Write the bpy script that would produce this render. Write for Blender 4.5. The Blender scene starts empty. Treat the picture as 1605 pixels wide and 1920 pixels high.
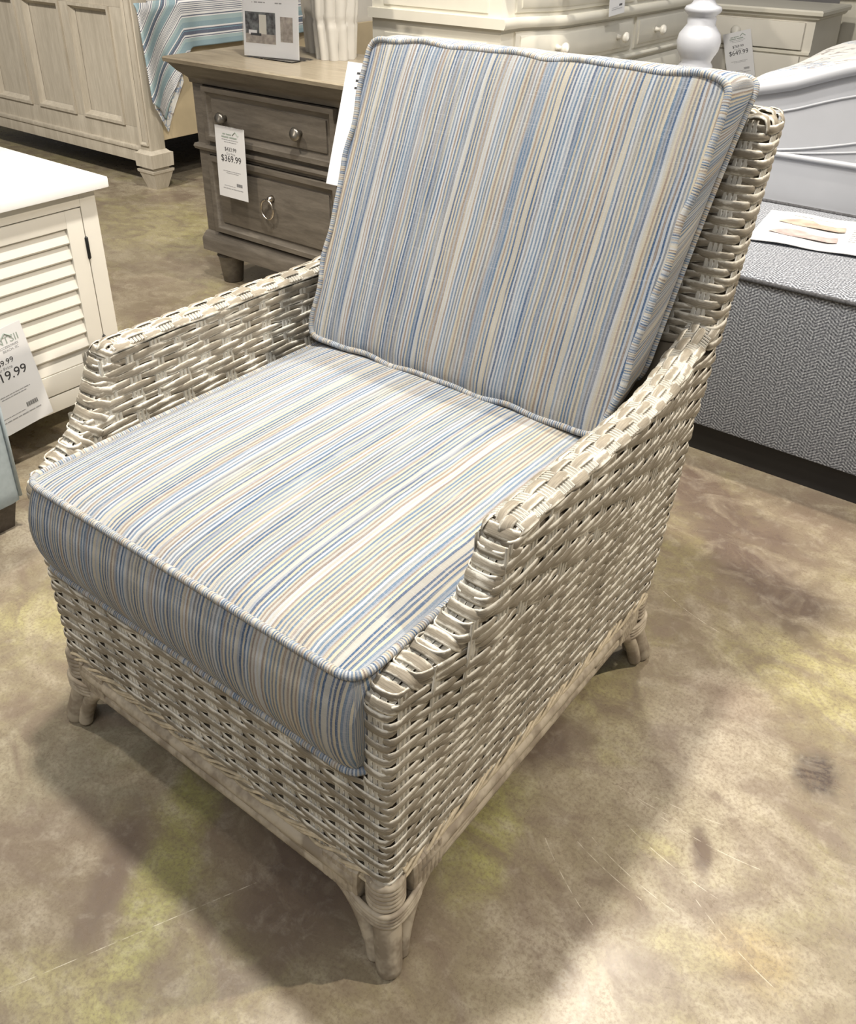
import bpy, bmesh, math, random
import numpy as np
from mathutils import Vector, Matrix
random.seed(7); RNG = np.random.default_rng(11)
C = bpy.context.scene.collection
SC = bpy.context.scene
pi = math.pi

# ------------------------------------------------------------------ camera, world, lights, exposure
cam_d = bpy.data.cameras.new('camera'); cam = bpy.data.objects.new('camera', cam_d); C.objects.link(cam)
_r = Vector((0.79342753, 0.60854193, 0.01222577)); _u = Vector((-0.30949312, 0.38606397, 0.86900438)); _f = Vector((-0.52410568, 0.69327579, -0.49465333))
cam.matrix_world = Matrix(((_r.x, _u.x, -_f.x, 1.21764324), (_r.y, _u.y, -_f.y, -0.55801791), (_r.z, _u.z, -_f.z, 1.29984318), (0, 0, 0, 1)))
cam_d.sensor_fit = 'HORIZONTAL'; cam_d.sensor_width = 36; cam_d.lens = 36*1709.387/1605
cam_d.shift_x = (802.5-811.41)/1605; cam_d.shift_y = -(960-787.6)/1605
cam_d.clip_start = 0.05
SC.camera = cam

W = bpy.data.worlds.new('showroom_light'); SC.world = W; W.use_nodes = True
W.node_tree.nodes['Background'].inputs[0].default_value = (1.0, 0.97, 0.93, 1)
W.node_tree.nodes['Background'].inputs[1].default_value = 0.185

def spot(name, loc, aim, power, color, size, cone=80, blend=0.6):
    l = bpy.data.lights.new(name, 'SPOT'); l.energy = power; l.color = color; l.shadow_soft_size = size
    l.spot_size = math.radians(cone); l.spot_blend = blend
    o = bpy.data.objects.new(name, l); C.objects.link(o); o.location = loc
    o.rotation_euler = (Vector(aim)-Vector(loc)).to_track_quat('-Z', 'Y').to_euler()
    o['kind'] = 'helper'
    return o
def area(name, loc, aim, power, color, sx, sy):
    l = bpy.data.lights.new(name, 'AREA'); l.energy = power; l.color = color; l.shape = 'RECTANGLE'; l.size = sx; l.size_y = sy
    o = bpy.data.objects.new(name, l); C.objects.link(o); o.location = loc
    o.rotation_euler = (Vector(aim)-Vector(loc)).to_track_quat('-Z', 'Y').to_euler()
    o['kind'] = 'helper'
    return o
spot('track_or_fill_lamp', (2.25, 1.85, 3.0), (0.35, 0.35, 0.4), 300, (1.0, 0.89, 0.74), 0.035, 90)
spot('track_or_fill_lamp', (0.15, 0.55, 3.4), (0.7, 0.35, 0.0), 385, (1.0, 0.95, 0.86), 0.09, 100)
spot('track_or_fill_lamp', (0.12, 2.1, 3.4), (1.0, 0.4, 0.0), 150, (1.0, 0.92, 0.82), 0.10, 80)
spot('track_or_fill_lamp', (-1.3, -0.2, 3.4), (-1.7, 1.6, 0.1), 200, (1.0, 0.90, 0.76), 0.08, 95)
spot('track_or_fill_lamp', (-0.2, 1.2, 3.4), (-0.9, 3.4, 0.7), 240, (1.0, 0.94, 0.83), 0.08, 80)
spot('track_or_fill_lamp', (1.6, 3.6, 3.4), (0.6, 2.4, 0.5), 45, (0.95, 0.96, 1.0), 0.15, 90)
area('front_fill_light', (1.2, -1.6, 3.3), (0.4, 0.3, 0.3), 34, (1.0, 0.97, 0.94), 1.6, 0.8)  # unseen area light, added as front fill for chair and cushions

spot('track_or_fill_lamp', (-2.2, -0.4, 3.4), (-3.2, 2.4, 0.5), 330, (1.0, 0.95, 0.88), 0.08, 60)  # extra spot added to brighten the far left bed from the front
spot('track_or_fill_lamp', (0.9, 0.9, 3.4), (-0.9, 2.9, 0.9), 130, (1.0, 0.96, 0.92), 0.08, 50)
SC.view_settings.view_transform = 'Standard'; SC.view_settings.look = 'None'
SC.view_settings.gamma = 1.0; SC.view_settings.use_curve_mapping = False
SC.view_settings.exposure = 0.28

# ------------------------------------------------------------------ node helpers and materials
class NT:
    def __init__(s, name):
        s.m = bpy.data.materials.new(name); s.m.use_nodes = True
        s.t = s.m.node_tree; s.n = s.t.nodes; s.l = s.t.links
        s.b = s.n['Principled BSDF']
    def add(s, typ, **kw):
        n = s.n.new(typ)
        for k, v in kw.items():
            if k.startswith('i_'):
                key = k[2:].replace('_', ' ')
                n.inputs[int(key) if key.isdigit() else key].default_value = v
            else: setattr(n, k, v)
        return n
    def link(s, a, b): s.l.new(a, b)
    def ramp(s, src, stops, interp='LINEAR'):
        n = s.n.new('ShaderNodeValToRGB'); n.color_ramp.interpolation = interp
        e = n.color_ramp.elements
        while len(e) > 1: e.remove(e[-1])
        e[0].position = stops[0][0]; e[0].color = (*stops[0][1], 1)
        for p, c in stops[1:]:
            x = e.new(p); x.color = (*c, 1)
        s.link(src, n.inputs[0]); return n.outputs[0]
    def mix(s, f, a, b, mode='MIX'):
        n = s.n.new('ShaderNodeMix'); n.data_type = 'RGBA'; n.blend_type = mode
        for i, v in ((0, f), (6, a), (7, b)):
            if isinstance(v, (int, float)): n.inputs[i].default_value = v
            elif isinstance(v, tuple): n.inputs[i].default_value = (*v, 1)
            else: s.link(v, n.inputs[i])
        return n.outputs[2]
    def math(s, op, a, b=0.0, c=0.0):
        n = s.n.new('ShaderNodeMath'); n.operation = op
        for i, v in ((0, a), (1, b), (2, c)):
            if isinstance(v, (int, float)): n.inputs[i].default_value = v
            else: s.link(v, n.inputs[i])
        return n.outputs[0]
    def coord(s, what='Object'): return s.n.new('ShaderNodeTexCoord').outputs[what]
    def pos(s): return s.n.new('ShaderNodeNewGeometry').outputs['Position']
    def mapping(s, src, scale=(1, 1, 1), loc=(0, 0, 0), rot=(0, 0, 0)):
        n = s.n.new('ShaderNodeMapping'); s.link(src, n.inputs[0])
        n.inputs['Scale'].default_value = scale; n.inputs['Location'].default_value = loc; n.inputs['Rotation'].default_value = rot
        return n.outputs[0]
    def noise(s, src, scale, detail=3, rough=0.5, dist=0.0):
        n = s.n.new('ShaderNodeTexNoise'); s.link(src, n.inputs['Vector'])
        n.inputs['Scale'].default_value = scale; n.inputs['Detail'].default_value = detail
        n.inputs['Roughness'].default_value = rough; n.inputs['Distortion'].default_value = dist
        return n.outputs[0]
    def bump(s, h, strength, dist=0.001):
        n = s.n.new('ShaderNodeBump'); n.inputs['Strength'].default_value = strength; n.inputs['Distance'].default_value = dist
        s.link(h, n.inputs['Height']); s.link(n.outputs[0], s.b.inputs['Normal'])
    def out(s, col=None, rough=0.5, metal=0.0, spec=0.5):
        if col is not None:
            if isinstance(col, tuple): s.b.inputs['Base Color'].default_value = (*col, 1)
            else: s.link(col, s.b.inputs['Base Color'])
        if isinstance(rough, (int, float)): s.b.inputs['Roughness'].default_value = rough
        else: s.link(rough, s.b.inputs['Roughness'])
        s.b.inputs['Metallic'].default_value = metal
        s.b.inputs['Specular IOR Level'].default_value = spec
        return s.m
def paint(name, col, rough=0.45, var=0.05, metal=0.0, scale=9):
    t = NT(name); p = t.pos(); n = t.noise(p, scale, 3)
    dk = tuple(c*(1-var*2) for c in col); lt = tuple(min(1, c*(1+var)) for c in col)
    m = t.out(t.ramp(n, [(0.3, dk), (0.7, lt)]), rough, metal); return m
def wood(name, c0, c1, rough=0.5, axis=(1, 14, 14), scale=5, streak=0.5):
    t = NT(name); p = t.mapping(t.pos(), axis)
    a = t.noise(p, scale, 6, 0.6, 0.4); b = t.noise(p, scale*6, 3, 0.6)
    v = t.math('ADD', t.math('MULTIPLY', a, 1-streak*0.5), t.math('MULTIPLY', b, streak*0.5))
    t.bump(b, 0.15, 0.0006)
    return t.out(t.ramp(v, [(0.28, c0), (0.5, tuple((x+y)/2 for x, y in zip(c0, c1))), (0.68, c1)]), rough)

M = {}
# rattan strands: uv.x along strand in metres, uv.y across 0..1
def rattan(name, dark, mid, light, washed=0.5):
    t = NT(name); uv = t.coord('UV'); ps = t.pos()
    st = t.noise(t.mapping(uv, (14, 5.5, 1)), 3.0, 4, 0.65)
    blot = t.noise(ps, 26, 3, 0.6)
    blot2 = t.noise(ps, 9, 2, 0.5)
    sx = t.n.new('ShaderNodeSeparateXYZ'); t.link(uv, sx.inputs[0])
    edge = t.math('ABSOLUTE', t.math('SUBTRACT', sx.outputs[1], 0.5))       # 0 centre .5 edge
    fine = t.noise(t.mapping(uv, (60, 26, 1)), 3.0, 3, 0.6)
    base = t.ramp(t.math('ADD', t.math('MULTIPLY', st, 0.6), t.math('MULTIPLY', blot2, 0.4)), [(0.32, dark), (0.55, mid), (0.72, tuple((a+b)/2 for a, b in zip(mid, light)))])
    w = t.math('ADD', t.math('MULTIPLY', edge, 1.15), t.math('MULTIPLY', t.math('SUBTRACT', blot, 0.5), 1.3))
    w = t.math('ADD', w, t.math('MULTIPLY', t.math('SUBTRACT', fine, 0.5), 0.9))
    n = t.n.new('ShaderNodeMapRange'); n.inputs[1].default_value = 0.50-washed*0.3; n.inputs[2].default_value = 0.72-washed*0.3
    t.link(w, n.inputs[0])
    col = t.mix(n.outputs[0], base, light)
    t.bump(fine, 0.2, 0.0005)
    return t.out(col, 0.62, spec=0.3)
M['rattan'] = rattan('whitewashed_rattan', (0.15, 0.128, 0.096), (0.28, 0.245, 0.19), (0.72, 0.685, 0.60), 0.64)
M['stake'] = rattan('whitewashed_stake', (0.32, 0.295, 0.245), (0.48, 0.455, 0.395), (0.78, 0.76, 0.70), 0.75)
M['pole'] = rattan('rattan_pole', (0.20, 0.165, 0.12), (0.30, 0.25, 0.19), (0.46, 0.40, 0.31), 0.12)
M['edge'] = paint('pale_twisted_rattan', (0.52, 0.44, 0.31), 0.5, 0.15, scale=90)
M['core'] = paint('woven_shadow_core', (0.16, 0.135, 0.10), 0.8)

def stripes(name, seed, warm=0.0):
    t = NT(name); uv = t.coord('UV')
    sx = t.n.new('ShaderNodeSeparateXYZ'); t.link(uv, sx.inputs[0]); U_, V_ = sx.outputs[0], sx.outputs[1]
    drift = t.math('MULTIPLY', t.math('SUBTRACT', t.noise(t.mapping(uv, (30, 9, 1), (seed, 0, 0)), 1.0, 2), 0.5), 0.006)
    wid = t.math('MULTIPLY', t.math('SUBTRACT', t.noise(t.mapping(uv, (55, 0.0, 1), (seed, 0, 0)), 1.0, 1), 0.5), 0.005)
    Uw = t.math('ADD', t.math('ADD', U_, drift), wid)
    cream = (0.44, 0.395, 0.305); cream2 = (0.40, 0.385, 0.345); white = (0.42, 0.435, 0.45); blue = (0.036, 0.080, 0.165); lblue = (0.095, 0.155, 0.24)
    tan = (0.225, 0.175, 0.14); grey = (0.135, 0.15, 0.175)
    def stripe_set(N, sd, stops):
        c = t.math('FLOOR', t.math('MULTIPLY', Uw, N))
        w0 = t.n.new('ShaderNodeTexWhiteNoise'); w0.noise_dimensions = '1D'; t.link(t.math('ADD', c, sd), w0.inputs['W'])
        return c, w0.outputs[0], t.ramp(w0.outputs[0], stops, 'CONSTANT')
    N = 310
    c, wn, dark = stripe_set(N, seed*10, [(0.0, blue), (0.24, lblue), (0.44, grey), (0.62, tan), (0.80, lblue), (0.90, cream2)])
    _, _, light = stripe_set(N, seed*23+7, [(0.0, cream), (0.38, white), (0.62, cream2), (0.82, (0.27, 0.29, 0.32))])
    par = t.math('GREATER_THAN', t.math('FRACT', t.math('MULTIPLY', t.math('MULTIPLY', Uw, N), 0.5)), 0.5)
    fade = t.ramp(t.noise(t.mapping(uv, (200, 5, 1), (2, seed, 0)), 1.0, 2, 0.6), [(0.32, (0.45,)*3), (0.48, (1.0,)*3)])
    col = t.mix(t.math('MULTIPLY', par, fade), light, dark)
    broad = t.ramp(t.noise(t.mapping(uv, (45, 2.5, 1), (seed, 9, 0)), 1.0, 2, 0.6), [(0.38, blue), (0.44, grey), (0.50, white), (0.58, tan), (0.66, cream)])
    col = t.mix(0.17, col, broad)
    # woven slub threads: across and along
    wv = t.noise(t.mapping(uv, (260, 1300, 1)), 1.0, 2, 0.7)
    wv2 = t.noise(t.mapping(uv, (12, 900, 1), (3, 1, 0)), 1.0, 2, 0.6)
    col = t.mix(t.ramp(wv, [(0.50, (0, 0, 0)), (0.75, (0.45,)*3)]), col, (0.52, 0.52, 0.52))
    col = t.mix(t.ramp(wv2, [(0.60, (0, 0, 0)), (0.75, (0.40,)*3)]), col, (0.56, 0.56, 0.57))
    t.bump(wv, 0.5, 0.0008)
    return t.out(col, 0.85, spec=0.2)
M['stripe'] = stripes('striped_linen', 1.7)
M['stripe2'] = stripes('striped_linen_back', 8.3)

# stained concrete floor; stains are given in floor metres
def floor_mat():
    t = NT('stained_concrete'); p = t.pos()
    sx = t.n.new('ShaderNodeSeparateXYZ'); t.link(p, sx.inputs[0]); X, Y = sx.outputs[0], sx.outputs[1]
    n1 = t.noise(p, 1.5, 5, 0.55, 0.6); n2 = t.noise(t.mapping(p, (1, 1, 1), (7, 3, 0)), 3.1, 6, 0.65, 0.6)
    n3 = t.noise(t.mapping(p, (1, 1, 1), (-4, 9, 0)), 1.5, 5, 0.6, 0.8); n4 = t.noise(p, 22, 6, 0.7, 0.5); n5 = t.noise(p, 160, 3, 0.7)
    wob = t.math('MULTIPLY', t.math('SUBTRACT', t.noise(p, 9, 6, 0.7), 0.5), 2.0)
    base = t.ramp(n1, [(0.30, (0.16, 0.125, 0.08)), (0.45, (0.26, 0.22, 0.145)), (0.58, (0.34, 0.295, 0.205)), (0.72, (0.45, 0.395, 0.295))])
    g = t.ramp(n2, [(0.50, (0, 0, 0)), (0.68, (0.62,)*3)])
    base = t.mix(g, base, (0.36, 0.335, 0.13))
    d = t.ramp(n3, [(0.50, (0, 0, 0)), (0.66, (0.7,)*3)])
    base = t.mix(d, base, (0.17, 0.125, 0.095))
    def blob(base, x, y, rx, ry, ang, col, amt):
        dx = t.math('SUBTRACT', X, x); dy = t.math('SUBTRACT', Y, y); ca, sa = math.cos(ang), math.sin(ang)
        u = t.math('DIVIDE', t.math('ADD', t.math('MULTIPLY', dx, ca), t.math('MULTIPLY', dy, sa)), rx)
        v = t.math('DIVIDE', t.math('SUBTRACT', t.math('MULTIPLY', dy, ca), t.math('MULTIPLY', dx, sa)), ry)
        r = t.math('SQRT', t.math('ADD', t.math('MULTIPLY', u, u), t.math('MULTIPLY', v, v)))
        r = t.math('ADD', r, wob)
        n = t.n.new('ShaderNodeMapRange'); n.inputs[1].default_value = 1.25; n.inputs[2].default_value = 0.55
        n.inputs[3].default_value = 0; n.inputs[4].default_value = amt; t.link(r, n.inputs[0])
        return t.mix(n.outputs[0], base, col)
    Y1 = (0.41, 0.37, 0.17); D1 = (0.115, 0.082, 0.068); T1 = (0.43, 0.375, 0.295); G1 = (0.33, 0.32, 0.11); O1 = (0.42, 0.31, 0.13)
    for a in [(1.06, 0.95, 0.16, 0.16, 0.3, Y1, 0.75), (0.98, 0.55, 0.13, 0.30, 0.4, T1, 0.7), (0.95, 0.17, 0.11, 0.10, 0, T1, 0.75), (1.14, 0.33, 0.06, 0.05, 0, O1, 0.5),
              (0.87, 1.15, 0.19, 0.095, -0.55, D1, 0.9), (0.62, 1.38, 0.30, 0.10, -0.30, D1, 0.95), (0.72, 1.24, 0.16, 0.05, -0.5, D1, 0.75), (0.98, 1.02, 0.08, 0.03, -0.6, D1, 0.6), (0.93, 0.78, 0.10, 0.05, 0.3, (0.28, 0.22, 0.17), 0.6), (0.75, 1.50, 0.35, 0.05, -0.1, D1, 0.4), (1.112, 0.70, 0.042, 0.055, 0.3, (0.05, 0.035, 0.03), 1.0),
              (1.012, 0.43, 0.018, 0.05, 0.5, D1, 0.9), (0.95, 0.40, 0.05, 0.025, 0.2, Y1, 0.6), (1.06, 0.27, 0.06, 0.03, 0.2, Y1, 0.5),
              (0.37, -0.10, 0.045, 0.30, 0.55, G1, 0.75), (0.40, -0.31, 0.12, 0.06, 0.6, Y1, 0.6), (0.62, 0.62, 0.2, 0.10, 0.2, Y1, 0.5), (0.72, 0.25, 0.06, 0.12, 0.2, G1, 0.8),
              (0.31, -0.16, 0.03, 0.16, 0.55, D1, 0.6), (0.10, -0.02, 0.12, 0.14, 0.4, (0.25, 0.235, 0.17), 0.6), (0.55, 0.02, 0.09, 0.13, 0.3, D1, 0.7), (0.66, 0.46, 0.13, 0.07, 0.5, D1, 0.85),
              (-0.48, 0.15, 0.25, 0.1, 0.3, D1, 0.45), (-0.25, 0.13, 0.2, 0.06, 0.4, Y1, 0.5), (-0.60, 0.24, 0.3, 0.05, 0.2, T1, 0.4), (-2.1, 1.95, 0.5, 0.3, 0.3, Y1, 0.6), (-4.5, 2.6, 0.8, 0.4, 0, Y1, 0.7)]:
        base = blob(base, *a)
    n6 = t.noise(t.mapping(p, (1.0, 1.6, 1), (2, 2, 0)), 6.5, 6, 0.62, 1.2)
    base = t.mix(t.ramp(n6, [(0.34, (0.75,)*3), (0.50, (0, 0, 0))]), base, (0.19, 0.145, 0.11))
    base = t.mix(t.ramp(n6, [(0.52, (0, 0, 0)), (0.70, (0.5,)*3)]), base, (0.46, 0.40, 0.30))
    base = t.mix(t.ramp(n4, [(0.30, (0.4,)*3), (0.55, (0, 0, 0))]), base, (0.20, 0.155, 0.115))
    base = t.mix(t.ramp(n4, [(0.52, (0, 0, 0)), (0.78, (0.45,)*3)]), base, (0.48, 0.43, 0.34))
    base = t.mix(t.ramp(n5, [(0.36, (0.55,)*3), (0.55, (0, 0, 0))]), base, (0.17, 0.13, 0.09))
    # thin pale scratches
    scr = [(0.841, 0.464, 0.957, 0.463), (0.846, 0.327, 0.971, 0.300), (0.893, 0.401, 1.06, 0.370), (0.689, 0.975, 0.841, 0.926), (0.877, 0.452, 1.095, 0.452), (1.034, 0.35, 1.176, 0.294), (0.496, -0.032, 0.339, -0.356),
           (0.86, 0.345, 1.03, 0.31), (0.90, 0.48, 1.02, 0.50), (0.80, 0.30, 0.93, 0.22)]
    sm = None
    for x0, y0, x1, y1 in scr:
        L = math.hypot(x1-x0, y1-y0); a = math.atan2(y1-y0, x1-x0); cx, cy = (x0+x1)/2, (y0+y1)/2; ca, sa = math.cos(a), math.sin(a)
        dx = t.math('SUBTRACT', X, cx); dy = t.math('SUBTRACT', Y, cy)
        u = t.math('ABSOLUTE', t.math('ADD', t.math('MULTIPLY', dx, ca), t.math('MULTIPLY', dy, sa)))
        v = t.math('SUBTRACT', t.math('MULTIPLY', dy, ca), t.math('MULTIPLY', dx, sa))
        v = t.math('ABSOLUTE', t.math('SUBTRACT', v, t.math('MULTIPLY', t.math('MULTIPLY', u, u), 0.9 if L < 0.25 else 0.0)))
        m = t.math('MULTIPLY', t.math('LESS_THAN', u, L/2), t.math('LESS_THAN', v, 0.0006))
        sm = m if sm is None else t.math('MAXIMUM', sm, m)
    sm = t.math('MULTIPLY', sm, t.ramp(t.noise(p, 60, 2), [(0.4, (0.0,)*3), (0.6, (0.55,)*3)]))
    base = t.mix(sm, base, (0.72, 0.66, 0.54))
    t.bump(t.math('ADD', n5, n4), 0.12, 0.0010)
    rg = t.ramp(n4, [(0.3, (0.22,)*3), (0.7, (0.40,)*3)])
    return t.out(base, rg, spec=0.5)
M['floor'] = floor_mat()

def tweed():
    t = NT('grey_tweed'); uv = t.coord('UV'); sx = t.n.new('ShaderNodeSeparateXYZ'); t.link(uv, sx.inputs[0])
    zig = t.math('PINGPONG', t.math('MULTIPLY', sx.outputs[0], 1.0), 0.028)
    d = t.math('ADD', sx.outputs[1], t.math('MULTIPLY', zig, 0.7))
    s1 = t.math('SINE', t.math('MULTIPLY', d, 2*pi/0.0085))
    s2 = t.math('SINE', t.math('MULTIPLY', sx.outputs[0], 2*pi/0.0078))
    n = t.noise(t.mapping(uv, (1, 1, 1)), 210, 3, 0.75)
    v = t.math('ADD', t.math('ADD', t.math('MULTIPLY', s1, 0.10), t.math('MULTIPLY', s2, 0.04)), n)
    t.bump(v, 0.6, 0.0012)
    return t.out(t.ramp(v, [(0.30, (0.05, 0.053, 0.065)), (0.5, (0.17, 0.18, 0.20)), (0.70, (0.48, 0.50, 0.54))]), 0.9, spec=0.2)
M['tweed'] = tweed()
def band_cloth():
    t = NT('coastal_stripe_cotton'); uv = t.coord('UV'); sx = t.n.new('ShaderNodeSeparateXYZ'); t.link(uv, sx.inputs[0])
    v = t.math('FRACT', t.math('DIVIDE', sx.outputs[1], 0.235))
    A = (0.22, 0.32, 0.36); A2 = (0.31, 0.41, 0.42); Wh = (0.72, 0.71, 0.70); N = (0.085, 0.10, 0.15)
    st = [(0.0, Wh), (0.03, N), (0.10, (0.14, 0.26, 0.33)), (0.115, N), (0.14, Wh), (0.17, A), (0.27, A2), (0.36, Wh), (0.385, N), (0.41, Wh)]
    x = 0.45
    for k in range(6): st += [(x, N), (x+0.014, Wh)]; x += 0.038
    st += [(0.69, N), (0.715, Wh), (0.735, A), (0.90, A2), (0.965, Wh), (0.98, N)]
    c = t.ramp(v, st, 'CONSTANT')
    w = t.noise(t.mapping(uv, (300, 700, 1)), 1, 2)
    c = t.mix(t.ramp(w, [(0.45, (0, 0, 0)), (0.8, (0.5,)*3)]), c, (0.62, 0.66, 0.68))
    return t.out(c, 0.9, spec=0.15)
M['band'] = band_cloth()
def coral():
    t = NT('coral_print_cotton'); p = t.pos(); q = t.mapping(p, (1, 1, 1))
    w = t.n.new('ShaderNodeTexNoise'); t.link(q, w.inputs['Vector']); w.inputs['Scale'].default_value = 14; w.inputs['Detail'].default_value = 3
    add = t.n.new('ShaderNodeVectorMath'); add.operation = 'MULTIPLY_ADD'; t.link(w.outputs[1], add.inputs[0]); add.inputs[1].default_value = (0.07,)*3; t.link(q, add.inputs[2])
    def vein(sc, th):
        v = t.n.new('ShaderNodeTexVoronoi'); v.feature = 'DISTANCE_TO_EDGE'; v.inputs['Scale'].default_value = sc; t.link(add.outputs[0], v.inputs['Vector'])
        return t.ramp(v.outputs[0], [(th*0.6, (1, 1, 1)), (th, (0, 0, 0))])
    m1 = t.ramp(t.noise(p, 5.0, 2), [(0.51, (0, 0, 0)), (0.54, (1, 1, 1))]); m2 = t.ramp(t.noise(t.mapping(p, (1, 1, 1), (3, 5, 1)), 4.0, 2), [(0.53, (0, 0, 0)), (0.56, (1, 1, 1))])
    a = t.math('MULTIPLY', vein(15, 0.085), m1); b = t.math('MULTIPLY', vein(30, 0.09), m2)
    c = t.mix(a, (0.80, 0.79, 0.75), (0.42, 0.38, 0.36)); c = t.mix(t.math('MULTIPLY', b, 0.8), c, (0.24, 0.34, 0.52))
    return t.out(c, 0.85, spec=0.2)
M['coral'] = coral()
M['greywood'] = wood('grey_brown_oak', (0.085, 0.073, 0.060), (0.18, 0.158, 0.13), 0.42, (2, 14, 14), 4)
M['greytop'] = wood('grey_oak_top', (0.17, 0.14, 0.10), (0.33, 0.285, 0.21), 0.30, (2, 14, 14), 4)
M['greige'] = wood('antique_greige_paint', (0.38, 0.34, 0.27), (0.58, 0.53, 0.44), 0.5, (10, 10, 1), 3, 0.8)
M['beige'] = paint('beige_rail_paint', (0.52, 0.43, 0.28), 0.5)
M['white'] = paint('warm_white_paint', (0.70, 0.67, 0.60), 0.38, 0.02)
M['whitetop'] = paint('white_lacquer_top', (0.80, 0.80, 0.79), 0.28, 0.01)
M['cream'] = paint('cream_paint', (0.72, 0.69, 0.60), 0.35, 0.02)
M['coolwhite'] = paint('cool_white_paint', (0.36, 0.37, 0.40), 0.35, 0.02)
M['bluegrey'] = paint('blue_grey_upholstery', (0.36, 0.42, 0.45), 0.8, 0.05, scale=60)
M['darkfoot'] = wood('dark_brown_foot', (0.05, 0.04, 0.032), (0.12, 0.095, 0.075), 0.5)
M['black'] = paint('black_base', (0.012, 0.011, 0.011), 0.6)
M['hinge'] = paint('dark_hinge', (0.03, 0.03, 0.03), 0.35, metal=0.6)
M['nickel'] = paint('brushed_nickel', (0.55, 0.50, 0.44), 0.25, metal=1.0)
M['pewter'] = paint('aged_pewter', (0.26, 0.24, 0.21), 0.32, metal=0.9)
M['ceramic'] = paint('white_ceramic', (0.46, 0.44, 0.40), 0.30, 0.02)
M['paper'] = paint('paper', (0.72, 0.72, 0.73), 0.6, 0.005)
M['page'] = paint('coated_page', (0.50, 0.50, 0.50), 0.5, 0.005)
M['ink'] = paint('black_ink', (0.035, 0.035, 0.04), 0.6)
M['inkgrey'] = paint('grey_ink', (0.30, 0.30, 0.31), 0.6)
M['green_ink'] = paint('grey_green_ink', (0.32, 0.37, 0.33), 0.6)
M['print_dark'] = paint('printed_dark', (0.13, 0.135, 0.14), 0.5, 0.4, scale=70)
M['print_mid'] = paint('printed_floor', (0.34, 0.30, 0.27), 0.5, 0.2, scale=60)
M['print_tan'] = paint('printed_tan', (0.44, 0.34, 0.27), 0.5, 0.15, scale=40)
M['print_rose'] = paint('printed_rose', (0.40, 0.32, 0.30), 0.5, 0.15, scale=40)
M['print_light'] = paint('printed_light', (0.58, 0.56, 0.50), 0.5)
M['wall'] = paint('grey_wall_paint', (0.42, 0.41, 0.42), 0.8)
M['curtain'] = paint('mauve_brown_cloth', (0.20, 0.145, 0.135), 0.85)
def clear():
    t = NT('clear_acrylic'); t.b.inputs['Transmission Weight'].default_value = 1.0; t.b.inputs['IOR'].default_value = 1.1
    return t.out((1, 1, 1), 0.02)
M['clear'] = clear()

# ------------------------------------------------------------------ mesh helpers
def raw(name, V, F, mat, parent=None, smooth=False, uv=None, org=None):
    me = bpy.data.meshes.new(name); V = np.asarray(V, float)
    if org is None and parent is not None: org = ORG.get(parent.name, (0, 0, 0))
    if org is not None: V = V-np.array(org)
    me.from_pydata(V.tolist(), [], F)
    if mat is not None: me.materials.append(mat)
    if uv is not None:
        L = me.uv_layers.new(name='UVMap'); vi = np.empty(len(me.loops), int); me.loops.foreach_get('vertex_index', vi)
        L.data.foreach_set('uv', np.asarray(uv, float)[vi].ravel())
    if smooth: me.polygons.foreach_set('use_smooth', [True]*len(me.polygons))
    me.update()
    o = bpy.data.objects.new(name, me); C.objects.link(o)
    if parent is not None: o.parent = parent; ORG[o.name] = tuple(org)
    elif org is not None: o.location = org; ORG[o.name] = tuple(org)
    return o
ORG = {}
def thing(name, label, cat, loc, group=None):
    o = bpy.data.objects.new(name, None); C.objects.link(o); o.location = loc; o.empty_display_size = 0.1
    o['label'] = label; o['category'] = cat
    if group: o['group'] = group
    ORG[o.name] = tuple(loc); return o
def tag(o, label, cat, group=None):
    o['label'] = label; o['category'] = cat
    if group: o['group'] = group
    return o
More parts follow.
